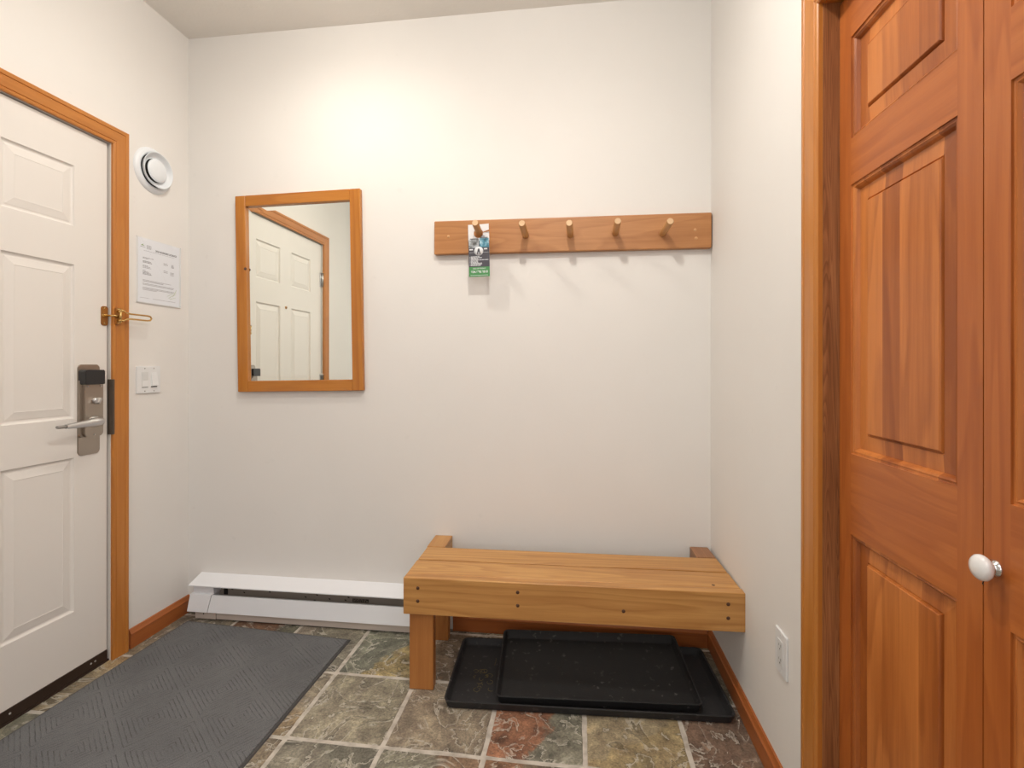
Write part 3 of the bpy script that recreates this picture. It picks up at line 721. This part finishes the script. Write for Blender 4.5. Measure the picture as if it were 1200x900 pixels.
# ================================================================ mirror on the back wall
MXc, MZc = (-1.250), 1.496
mw, mh = .606, .905
mir = thing('wall_mirror', (MXc, YB, MZc), 'rectangular mirror in honey wood frame on the back wall', 'mirror')
fx0, fx1, fz0, fz1 = MXc - mw / 2, MXc + mw / 2, MZc - mh / 2, MZc + mh / 2
FW = .050; yf = YB - .024
for xa, xb in ((fx0, fx0 + FW), (fx1 - FW, fx1)):
    m = MB(); m.box(xa, xb, yf, YB, fz0, fz1, .0045, 3); m.build('frame_stile', mirZ, mir)
for za, zb in ((fz0, fz0 + FW), (fz1 - FW, fz1)):
    m = MB(); m.box(fx0 + FW, fx1 - FW, yf + .0004, YB - .0004, za, zb, .0035, 3); m.build('frame_rail', mirX, mir)
yg = YB - .0095
m = MB()
Pm = lambda u, v, h: Vector((u, yg - h, v))
e = .003
rect_rings(m, Pm, (fx0 + FW - e, fx1 - FW + e, fz0 + FW - e, fz1 - FW + e), [(0, -.004), (0, 0), (.025, .0006)])
m.build('mirror_glass', MIRROR, mir)
m = MB(); m.lathe([(0, .0006), (.006, .0005), (.0075, -.001)], (fx0 + FW - .004, yf, MZc + .115), (0, -1, 0), 16)
m.build('knot', PLUG, mir)
mir.rotation_euler = (0, -math.radians(1.0), 0)

# ================================================================ peg rack
RZ = 1.7175
rk = thing('peg_rack', (-.025, YB, RZ), 'long wooden wall rack with five round pegs on the back wall', 'coat rack')
yr = YB - .028
m = MB(); m.box(-.6125, .5525, yr, YB, RZ - .0725, RZ + .0725, .005, 3); m.build('board', rackX, rk)
pegs = [(-.409, -.406, 1.743, 1.725), (-.210, -.214, 1.735, 1.716), (-.020, -.024, 1.7305, 1.7125), (.1655, .1665, 1.732, 1.715), (.3570, .367, 1.725, 1.7085)]
PA = []
for (xb, xt, zt, zb) in pegs:
    b_ = Vector((xb, yr + .006, zb)); t_ = Vector((xt, 2.0, zt)); PA.append((b_, t_))
    d = (t_ - b_).normalized()
    m = MB(); m.tube([b_, t_ - d * .0025, t_], [.0138, .0138, .0118], 24, cap=False)
    m.lathe([(0, .0), (.0118, 0)], t_, d, 24, mi=1)
    m.build('peg', [pegW, pegEnd], rk)
for (x, z, mt) in ((.487, 1.7195, PLUGL), (.491, 1.6855, PLUGL), (-.548, 1.7215, PLUGL)):
    m = MB(); m.lathe([(0, .0006), (.0062, .0004), (.0066, -.001)], (x, yr, z), (0, -1, 0), 18); m.build('screw_plug', mt, rk)
rk.rotation_euler = (0, math.radians(.22), 0)

# door hanger flyer on the first peg
ty = 2.078
tx0, tx1, tz0, tz1 = -.4475, -.3575, 1.5385, 1.7600
hx, hz, hr = -.4035, 1.722, .0200
tagroot = thing('door_hanger', ((tx0 + tx1) / 2, ty, tz0), 'printed door hanger flyer with green phone strip hanging on leftmost peg', 'door hanger')
m = MB()
bo = []
n = 48
def edge_pt(a):
    dx, dz = math.cos(a), math.sin(a); t = 1e9
    if dx > 1e-9: t = min(t, (tx1 - hx) / dx)
    if dx < -1e-9: t = min(t, (tx0 - hx) / dx)
    if dz > 1e-9: t = min(t, (tz1 - hz) / dz)
    if dz < -1e-9: t = min(t, (tz0 - hz) / dz)
    return hx + dx * t, hz + dz * t
angs = sorted(set([2 * PI * k / n for k in range(n)] + [math.atan2(z - hz, x - hx) % (2 * PI) for x in (tx0, tx1) for z in (tz0, tz1)]))
# slit from the hole to the right-hand edge
lo, hi = .10, .26
angs = [a for a in angs if not (lo - .02 < a < hi + .02)]
angs = [hi] + [a for a in angs if a > hi] + [a for a in angs if a < lo] + [lo]
inner = [m.bm.verts.new((hx + math.cos(a) * hr, ty, hz + math.sin(a) * hr)) for a in angs]
outer = [m.bm.verts.new((edge_pt(a)[0], ty, edge_pt(a)[1])) for a in angs]
for k in range(len(angs) - 1): m.bm.faces.new([inner[k], inner[k + 1], outer[k + 1], outer[k]])
# the free finger above the slit curls toward the viewer a little
for v in list(m.bm.verts):
    if v.co.x > hx + .012 and v.co.z > hz - .002: v.co.y -= ((v.co.x - hx) / .05) ** 2 * .006 * min(1, max(0, (v.co.z - hz) / .006))
g = m.bm.faces[:] ; r = bmesh.ops.extrude_face_region(m.bm, geom=g)
for v in [q for q in r['geom'] if isinstance(q, bmesh.types.BMVert)]: v.co.y += .0005
card = m.build('card', CARDW, tagroot)
yp = ty - .0004
def pan(name, mat, x0, x1, z0, z1, lay=0):
    m = MB(); m.box(x0, x1, yp - .00025 * lay - .0002, yp - .00025 * lay, z0, z1); return m.build(name, mat, tagroot)
pan('charcoal_band', CARDK, tx0 + .0002, tx1 - .0002, 1.5795, 1.6905)
pan('green_band', CARDG, tx0 + .0002, tx1 - .0002, tz0 + .0002, 1.5795)
pan('photo_left', PH1, tx0 + .002, hx + .001, 1.661, 1.6975, 1)
pan('photo_right', PH2, hx + .0045, tx1 - .002, 1.662, 1.7005, 1)
m = MB()
m.box(tx0 + .003, tx1 - .003, yp - .0005, yp - .0003, 1.6405, 1.6413)
for (x0, x1, z) in ((tx0 + .004, tx0 + .019, 1.6510), (tx1 - .023, tx1 - .009, 1.6525)): m.box(x0, x1, yp - .0005, yp - .0003, z, z + .0055)
r_ = random.Random(5)
for k in range(9):
    z = 1.6215 - k * .0046; L = (.036, .046, .030, .074, .030, .030, .046, .046, .040)[k]; x = tx0 + .010
    m.box(tx0 + .005, tx0 + .0075, yp - .0005, yp - .0003, z, z + .0022)
    while x < tx0 + .010 + L:
        w = r_.uniform(.004, .010); m.box(x, min(x + w, tx0 + .011 + L), yp - .0005, yp - .0003, z, z + .0029); x += w + .0013
m.box(tx0 + .006, tx1 - .008, yp - .0005, yp - .0003, 1.5435, 1.5450)
def tag_text(mb, s, size, z, bold):
    bm = text_mesh(s, size, bold, 'CENTER'); mb.merge(bm, 0, Matrix(((1, 0, 0, (tx0 + tx1) / 2), (0, 0, -1, yp - .0004), (0, 1, 0, z), (0, 0, 0, 1))))
tag_text(m, 'CALL US TODAY!', .0072, 1.5705, .00012)
tag_text(m, '604.698.6810', .0135, 1.5545, .0004)
tag(m.build('print', PRINTW, tagroot), 'white printed text lines and phone number')
m = MB(); m.box(tx0 + .007, hx - .001, yp - .0002, yp, 1.6975, 1.7005); m.box(hx + .006, tx1 - .006, yp - .0002, yp, 1.7015, 1.7045)
m.box(tx1 - .034, tx1 - .030, yp - .0002, yp, 1.7065, 1.7105); m.box(tx1 - .028, tx1 - .024, yp - .0002, yp, 1.7065, 1.7115); m.box(tx1 - .022, tx1 - .019, yp - .0002, yp, 1.7065, 1.7105)
m.build('caption', CARDK, tagroot)
lx, lz = (tx0 + tx1) / 2 - .001, 1.6465
m = MB(); m.lathe([(0, .0007), (.0195, .0007), (.0195, .0003)], (lx, yp, lz), (0, -1, 0), 36); m.build('logo_disc', PRINTW, tagroot)
m = MB()
for poly in ([(-.006, -.002), (-.0035, .009), (0, .012), (.0035, .009), (.006, -.002), (.0075, -.013), (.003, -.014), (.001, -.003), (-.001, -.003), (-.003, -.014), (-.0075, -.013)],):
    f0 = m.bm.faces.new([m.bm.verts.new((lx + a, yp - .0009, lz + c)) for a, c in poly]); bmesh.ops.triangulate(m.bm, faces=[f0])
m.build('logo_mark', CARDK, tagroot)
tagroot.rotation_euler = (0, -math.radians(1.2), 0)

# ================================================================ baseboard heater
HX0, HX1 = -1.746, -.66
ht = thing('baseboard_heater', (HX0, YB, 0), 'white electric baseboard heater along the back wall left of bench', 'heater')
YW = YB - .0005
m = MB()
m.box(HX0 + .010, HX1, YW - .016, YW, .030, .180)
rr = random.Random(4)
for (px, pz) in ((-1.5174, .1127), (-1.5774, .1245), (-1.3903, .1225), (-1.2153, .1095), (-1.1714, .0966), (-1.1604, .1221), (-1.1004, .1071), (-1.0247, .1065), (-1.0102, .1196)):
    a = rr.uniform(0, 3); y_ = YW - .0163
    m.box(px - .004, px + .004, y_ - .0006, y_, pz - .0016, pz + .0016, mi=1); m.box(px, px + .005, y_ - .0006, y_, pz - .004, pz - .001, mi=1)
m.box(-1.618, -1.598, YW - .019, YW - .016, .098, .126, .002, mi=1)
m.build('back_panel', [TAUPE, DARK], ht)
m = MB()
m.hull8([(HX0, 2.0665, .1585), (HX1, 2.0665, .1585), (HX1, YW, .186), (HX0, YW, .186)], [(HX0, 2.0665, .1605), (HX1, 2.0665, .1605), (HX1, YW, .188), (HX0, YW, .188)])
m.box(HX0, HX1, 2.0660, 2.0672, .1565, .1605)
m.build('top_cover', ENAMEL, ht)
m = MB()
xs0 = -1.636
m.hull8([(xs0 - .013, 2.0635, .0425), (HX1, 2.0635, .0425), (HX1, 2.0655, .0425), (xs0 - .013, 2.0655, .0425)], [(xs0, 2.0745, .1165), (HX1, 2.0745, .1165), (HX1, 2.0765, .1165), (xs0, 2.0765, .1165)])
m.hull8([(xs0, 2.0745, .1165), (HX1, 2.0745, .1165), (HX1, 2.090, .113), (xs0, 2.090, .113)], [(xs0, 2.0745, .1175), (HX1, 2.0745, .1175), (HX1, 2.090, .114), (xs0, 2.090, .114)])
m.box(xs0, HX1, 2.0655, 2.11, .0425, .0435, mi=1)
m.build('front_panel', [ENAMEL, TAUPE], ht)
m = MB()
m.hull8([(HX0 - .004, 2.0615, .0425), (xs0 - .0155, 2.0615, .0425), (xs0 - .0155, YW, .0425), (HX0 - .004, YW, .0425)], [(HX0 + .002, 2.0735, .1180), (xs0 - .0035, 2.0735, .1180), (xs0 - .0035, YW, .1180), (HX0 + .002, YW, .1180)], bevel=.0012)
m.box(HX0 + .012, xs0 + .002, 2.083, YW - .001, .1165, .158, .001)
tag(m.build('end_cap', ENAMEL, ht), 'white end cap')
m = MB(); m.box(HX0 + .020, xs0 + .012, 2.083, YW, .0035, .0420, .0012); m.box(xs0 + .014, HX1, 2.086, YW, .0035, .0330, .0012)
m.box(HX0 + .022, HX1, 2.090, YW, .0, .0035, mi=1)
m.lathe([(0, .0008), (.003, .0006), (.0034, -.0005)], (HX0 + .062, 2.083, .026), (0, -1, 0), 12, mi=1)
m.build('kick_plate', [BEIGE, DARK], ht)
rr = random.Random(4)
m = MB(); m.box(-.990, -.915, YW - .0172, YW - .016, .0995, .1150); m.build('rating_plate', plain('rating_black', (0.03, 0.025, 0.02), .5, bscale=200), ht)
m = MB()
for k, z in enumerate((.1020, .1065, .1110)):
    x = -.986
    while x < -.925:
        w = rr.uniform(.004, .012); m.box(x, x + w, YW - .0176, YW - .0172, z, z + .0024); x += w + .004
m.build('rating_print', plain('rating_print_tan', (0.30, 0.25, 0.2), .6, bscale=200), ht)

# ================================================================ bench
BX0, BX1, BYF, BZT = -.6025, .556, 1.701, .411
TH = .038
be = thing('bench', (BX0, BYF, 0), 'honey oak wall bench with a deep front board under the peg rack', 'bench')
slope = math.tan(math.radians(1.15))
m = MB(); m.box(BX0, BX1 + .002, BYF, BYF + TH, .282, BZT, .0035, 3)
fb = m.build('front_board', oakX, be)
for (px, pz) in ((-.550, .3760), (-.550, .3300), (-.196, .3780), (-.196, .3325), (.163, .3320), (.503, .3730), (.503, .3270)):
    m = MB(); m.lathe([(0, .0005), (.0060, .0004), (.0064, -.001)], (px, BYF, pz + .0), (0, -1, 0), 18); m.build('dowel_plug', PLUG, fb)
m = MB(); m.box(BX0, BX1 - .001, BYF + TH + .0008, 1.866, BZT - TH, BZT - .0005, .004, 3); m.build('seat_plank', oakX, be)
m = MB(); m.box(BX0 + .002, BX1 - .003, 1.8745, 2.004, BZT - TH, BZT - .0005, .003, 3); m.build('seat_plank', oakX, be)
m = MB(); m.lathe([(0, .0004), (.0055, .0003), (.006, -.001)], (.471, 1.757, BZT - .0005), (0, 0, 1), 16); m.lathe([(0, .0006), (.003, .0005), (.0032, 0)], (.474, 1.757, BZT - .0005), (0, 0, 1), 12)
m.build('screw_hole', PLUG, be)
# side rails running from the wall under the planks; tops flush behind the seat
m = MB(); m.box(BX0, BX0 + .0765, 2.0055, YB - .002, .325, BZT + .001, .003); m.box(BX0 + .002, BX0 + .0745, 1.742, 2.0055, .285, BZT - TH - .0005)
m.build('side_rail', oakY, be)
m = MB(); m.box(BX1 - .0755, BX1 - .004, 2.0055, YB - .026, .325, BZT + .001, .003); m.box(BX1 - .074, BX1 - .006, 1.742, 2.0055, .285, BZT - TH - .0005)
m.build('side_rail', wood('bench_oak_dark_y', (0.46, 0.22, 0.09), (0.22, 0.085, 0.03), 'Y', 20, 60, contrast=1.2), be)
m = MB(); m.box(BX0 + .0135, BX0 + .101, BYF + .0275, BYF + .066, 0, .284, .004, 3); m.build('leg', oakZ, be)
m = MB(); m.box(BX0 + .006, BX0 + .0795, 2.050, 2.088, 0, .325, .003); m.build('leg', oakZ, be)
be.rotation_euler = (0, 0, math.radians(1.15))

# ================================================================ boot trays
def boot_tray(name, L, W, H, mat, r=.022, flare=.008, lip=.007):
    """shallow moulded tray; outer bottom at z=0, origin at centre of bottom."""
    def rr(l, w, rad, z, n=6):
        out = []
        for (cx, cy, a0) in ((l / 2 - rad, w / 2 - rad, 0), (-l / 2 + rad, w / 2 - rad, 90), (-l / 2 + rad, -w / 2 + rad, 180), (l / 2 - rad, -w / 2 + rad, 270)):
            for k in range(n + 1):
                a = math.radians(a0 + 90 * k / n); out.append((cx + math.cos(a) * rad, cy + math.sin(a) * rad, z))
        return out
    m = MB()
    prof = [(-2 * flare - .006, 0, r), (-2 * flare, .002, r), (0, H - .004, r + .004), (.002, H - .0015, r + .005), (0, H, r + .004), (-lip * .9, H, r), (-lip * 1.6, H - .0015, r - .001), (-lip * 1.9, H - .004, r - .002),
            (-2 * lip - 2 * flare + .004, .008, r - .005), (-2 * lip - 2 * flare - .004, .0045, r - .006), (-2 * lip - 2 * flare - .03, .004, r - .01)]
    rings = [[m.bm.verts.new(p) for p in rr(L + o, W + o, rad, z)] for o, z, rad in prof]
    n = len(rings[0])
    for i in range(len(rings) - 1):
        for k in range(n):
            f = m.bm.faces.new([rings[i][k], rings[i][(k + 1) % n], rings[i + 1][(k + 1) % n], rings[i + 1][k]]); f.smooth = True
    m.bm.faces.new(rings[-1]); m.bm.faces.new(rings[0][::-1])
    return m.build(name, mat, sharp=35)
t1 = boot_tray('boot_tray', .962, .398, .029, TRAY1)
t1.location = (.030, 1.861, .0006); t1.rotation_euler = (0, 0, math.radians(2.7))
tag(t1, 'larger black rubber boot tray lying on slate floor under bench', 'boot tray')
t2 = boot_tray('boot_tray', .692, .378, .034, TRAY2, r=.016, lip=.006)
tilt = math.radians(4.3)
t2.rotation_euler = Matrix.Rotation(math.radians(3.6), 3, 'Z').to_4x4().to_euler()
t2.matrix_world = Matrix.Translation((.066, 1.883, .0200)) @ Matrix.Rotation(math.radians(3.6), 4, 'Z') @ Matrix.Rotation(tilt, 4, 'X')
tag(t2, 'smaller black boot tray lying tilted inside the larger boot tray', 'boot tray')
# dried mud rings on the big tray
m = MB(); rr = random.Random(3)
for k in range(16):
    cx, cy, rad = rr.uniform(-.415, -.375) + rr.uniform(0, .05), rr.uniform(-.10, .03), rr.uniform(.006, .012)
    a0, a1 = rr.uniform(0, 6), rr.uniform(2.5, 5.5)
    m.tube([(cx + math.cos(a0 + a1 * q / 8) * rad, cy + math.sin(a0 + a1 * q / 8) * rad, .0043) for q in range(9)], .0006, 5)
m.tube([(-.335, .055, .0043), (-.333, .075, .0043), (-.334, .10, .0043)], .0007, 5)
o = m.build('mud_stain', SCRIBBLE); o.parent = t1; o['kind'] = 'stuff'

# ================================================================ rug
rg = thing('entry_rug', (-1.35, 1.33, 0), 'grey entrance rug with nested diamond ribs in front of the door', 'rug')
rc = [(-1.786, .35), (-.9585, .35), (-.9395, 2.005), (-1.7445, 2.058)]
def inset(pts, d):
    c = Vector((sum(p[0] for p in pts) / 4, sum(p[1] for p in pts) / 4)); out = []
    for p in pts: out.append((p[0] + (d if p[0] < c.x else -d), p[1] + (d if p[1] < c.y else -d)))
    return out
ri = inset(rc, .010)
m = MB(); m.hull8([(*p, 0.0002) for p in ri], [(*p, .0072) for p in inset(rc, .011)], bevel=.0015); m.build('pile', RUG, rg)
m = MB()
ro = [(*p, 0.0) for p in rc]; r2 = [(*p, .0035) for p in inset(rc, .003)]; r3 = [(*p, .0045) for p in ri]
R = [[m.bm.verts.new(p) for p in q] for q in (ro, r2, r3)]
for i in range(2):
    for k in range(4): m.bm.faces.new([R[i][k], R[i][(k + 1) % 4], R[i + 1][(k + 1) % 4], R[i + 1][k]])
m.build('rubber_edge', RUBBER, rg)

# ================================================================ right wall: outlet
oy0, oy1, oz0, oz1 = 1.3905, 1.4620, .3285, .4440
ou = thing('wall_outlet', (XR, 1.427, oz0), 'white electrical outlet low on the right wall beside the closet', 'outlet')
m = MB(); m.box(XR - .0065, XR, oy0, oy1, oz0, oz1, .0025, 3); m.build('cover_plate', PLASTW, ou)
m = MB(); yc = (oy0 + oy1) / 2
m.box(XR - .0082, XR - .006, yc - .0165, yc + .0165, oz0 + .024, oz1 - .024, .0008)
for zc in (oz0 + .039, oz1 - .039):
    m.box(XR - .0084, XR - .0081, yc - .0075, yc - .0055, zc - .002, zc + .006, mi=1); m.box(XR - .0084, XR - .0081, yc + .0045, yc + .0060, zc - .001, zc + .005, mi=1)
    m.lathe([(0, .0003), (.0022, .0003), (.0022, -.0002)], (XR - .0081, yc - .0005, zc - .008), (-1, 0, 0), 10, mi=1)
for zz in (oz0 + .009, oz1 - .009): m.lathe([(0, .0008), (.0028, .0006), (.0032, -.0002)], (XR - .0065, yc, zz), (-1, 0, 0), 12)
m.build('receptacle', [PLASTG, DARK], ou)

# ================================================================ closet bifold leaves
CXP = 0.590; LZ0, LZ1 = .012, 1.970
PR = [(0, 0), (.0005, -.0030), (.0035, -.0036), (.0065, -.0028), (.0100, -.0060), (.0125, -.0105), (.0135, -.0125), (.0435, -.0108), (.0445, -.0128), (.0455, -.0128), (.0465, -.0085), (.0475, -.0095), (.0490, -.0068), (.0500, -.0062)]
prow = [(.220, .7978), (.9713, 1.5508), (1.6504, 1.8700)]
def leaf(name, ya, yb, stile_a, stile_b, label):
    """leaf face at x = CXP looking toward -x; ya < yb."""
    m = MB(); P = lambda u, v, h: Vector((CXP - h, u, v))
    us = [ya, ya + stile_a, yb - stile_b, yb]; vs = [LZ0, *[z for r in prow for z in r], LZ1]
    for i in (0, 2): m.quad([P(us[i], LZ0, 0), P(us[i + 1], LZ0, 0), P(us[i + 1], LZ1, 0), P(us[i], LZ1, 0)], mi=0)
    for j in (0, 2, 4, 6): m.quad([P(us[1], vs[j], 0), P(us[2], vs[j], 0), P(us[2], vs[j + 1], 0), P(us[1], vs[j + 1], 0)], mi=1)
    X2 = CXP + .034
    m.quad([(X2, ya, LZ0), (X2, yb, LZ0), (X2, yb, LZ1), (X2, ya, LZ1)])
    for yy in (ya, yb): m.quad([(CXP, yy, LZ0), (X2, yy, LZ0), (X2, yy, LZ1), (CXP, yy, LZ1)])
    for zz in (LZ0, LZ1): m.quad([(CXP, ya, zz), (X2, ya, zz), (X2, yb, zz), (CXP, yb, zz)])
    d = tag(m.build(name, [firZ, firY], origin=(CXP, (ya + yb) / 2, LZ0)), label, 'closet door', kind='structure')
    for (za, zb) in prow:
        m = MB(); rect_rings(m, P, (us[1], us[2], za, zb), PR, 0, 0)
        m.build('raised_panel', firP, d)
    return d
d2 = leaf('door_2', .8075, 1.2045, .0490, .0460, 'orange wood three-panel bifold closet leaf beside the casing, without a knob')
d3 = leaf('door_3', .3975, .8055, .046, .0450, 'orange wood bifold closet leaf with a white knob')
m = MB()
kx, ky, kz = CXP, .7850, .8745
m.lathe([(.0120, 0), (.0120, .002), (.009, .004), (.0075, .007), (.0085, .010)], (kx, ky, kz), (-1, 0, 0), 28, mi=1)
m.lathe([(.0085, .009), (.0125, .0102), (.0165, .0135), (.0183, .0172), (.0178, .0212), (.0145, .0246), (.0075, .0267), (0, .0272)], (kx, ky, kz), (-1, 0, 0), 36, mi=0)
tag(m.build('knob', [CERAM, CHROME], d3), 'white ceramic knob on a chrome base')
m = MB(); m.tube([(kx - .001, .797, .853), (kx - .006, .797, .852), (kx - .007, .798, .847), (kx - .0045, .8, .8445)], .0008, 6)
tag(m.build('wire_hook', BLACKP, d3), 'small dark wire hook')

# frame added around the rear fill light; no window is known there
m = MB()
wx0, wx1, wz0, wz1 = -.95, 1.35, 1.0, 2.5
for x0, x1, z0, z1 in ((wx0, wx0 + .05, wz0, wz1), (wx1 - .05, wx1, wz0, wz1), (wx0 + .05, wx1 - .05, wz0, wz0 + .05), (wx0 + .05, wx1 - .05, wz1 - .05, wz1), (.185, .215, wz0 + .05, wz1 - .05)):
    m.box(x0, x1, Y0, Y0 + .03, z0, z1, .003)
tag(m.build('fill_frame', JAMBW), 'white frame added around the fill light behind the camera', 'window', kind='structure')
# ================================================================ lights
def lamp(name, loc, energy, col, r):
    l = bpy.data.lights.new(name, 'POINT'); l.energy = energy; l.color = col; l.shadow_soft_size = r
    o = bpy.data.objects.new(name, l); COL.objects.link(o); o.location = loc
def area(name, loc, rot, sx, sy, energy, col):
    l = bpy.data.lights.new(name, 'AREA'); l.shape = 'RECTANGLE'; l.size = sx; l.size_y = sy; l.energy = energy; l.color = col
    o = bpy.data.objects.new(name, l); COL.objects.link(o); o.location = loc; o.rotation_euler = rot
def spot(name, loc, energy, col, r, size, blend):
    l = bpy.data.lights.new(name, 'SPOT'); l.energy = energy; l.color = col; l.shadow_soft_size = r; l.spot_size = math.radians(size); l.spot_blend = blend
    o = bpy.data.objects.new(name, l); COL.objects.link(o); o.location = loc
spot('ceiling_downlight', (-1.0, 1.50, 2.66), 21, (1.0, .935, .83), .022, 172, 1.0)
lamp('ceiling_bulb', (-1.0, 1.48, 2.62), 4.5, (1.0, .93, .82), .03)
spot('ceiling_downlight', (-.14, .95, 2.66), 26, (1.0, .95, .87), .020, 172, 1.0)
lamp('ceiling_bulb', (-.14, .95, 2.62), 15, (1.0, .95, .87), .020)
area('ceiling_fill', (.3, -1.0, 2.66), (0, 0, 0), 2.2, 1.6, 27, (1.0, .98, .97))  # unseen overhead fill, added to brighten the room from behind the camera
area('rear_fill', (.2, -2.36, 1.75), (math.radians(90), 0, 0), 2.2, 1.4, 14, (1.0, .99, .99))  # added frontal fill standing in for daylight from the unseen living area
w = bpy.data.worlds.new('world'); scene.world = w; w.use_nodes = True
w.node_tree.nodes['Background'].inputs[0].default_value = (.9, .92, 1, 1); w.node_tree.nodes['Background'].inputs[1].default_value = 0.2

# ================================================================ camera
F, YAW, ROLL, CYP = 584.0, -0.126, 0.0009, 428.8
cam = bpy.data.cameras.new('camera'); co = bpy.data.objects.new('camera', cam); COL.objects.link(co)
cam.sensor_width = 36; cam.sensor_fit = 'HORIZONTAL'; cam.lens = F / 1200 * 36
cam.shift_y = -(450 - CYP) / 1200; cam.clip_start = .01
cyv, syv = math.cos(YAW), math.sin(YAW)
f = Vector((syv, cyv, 0)); rt = Vector((cyv, -syv, 0)); up = rt.cross(f)
r2 = rt * math.cos(ROLL) + up * math.sin(ROLL); u2 = up * math.cos(ROLL) - rt * math.sin(ROLL)
Mc = Matrix((r2, u2, -f)).transposed().to_4x4(); Mc.translation = (0, 0, CAM_H)
co.matrix_world = Mc
scene.camera = co
scene.view_settings.view_transform = 'Standard'; scene.view_settings.look = 'None'
scene.view_settings.gamma = 1; scene.view_settings.use_curve_mapping = False
scene.view_settings.exposure = 0.04
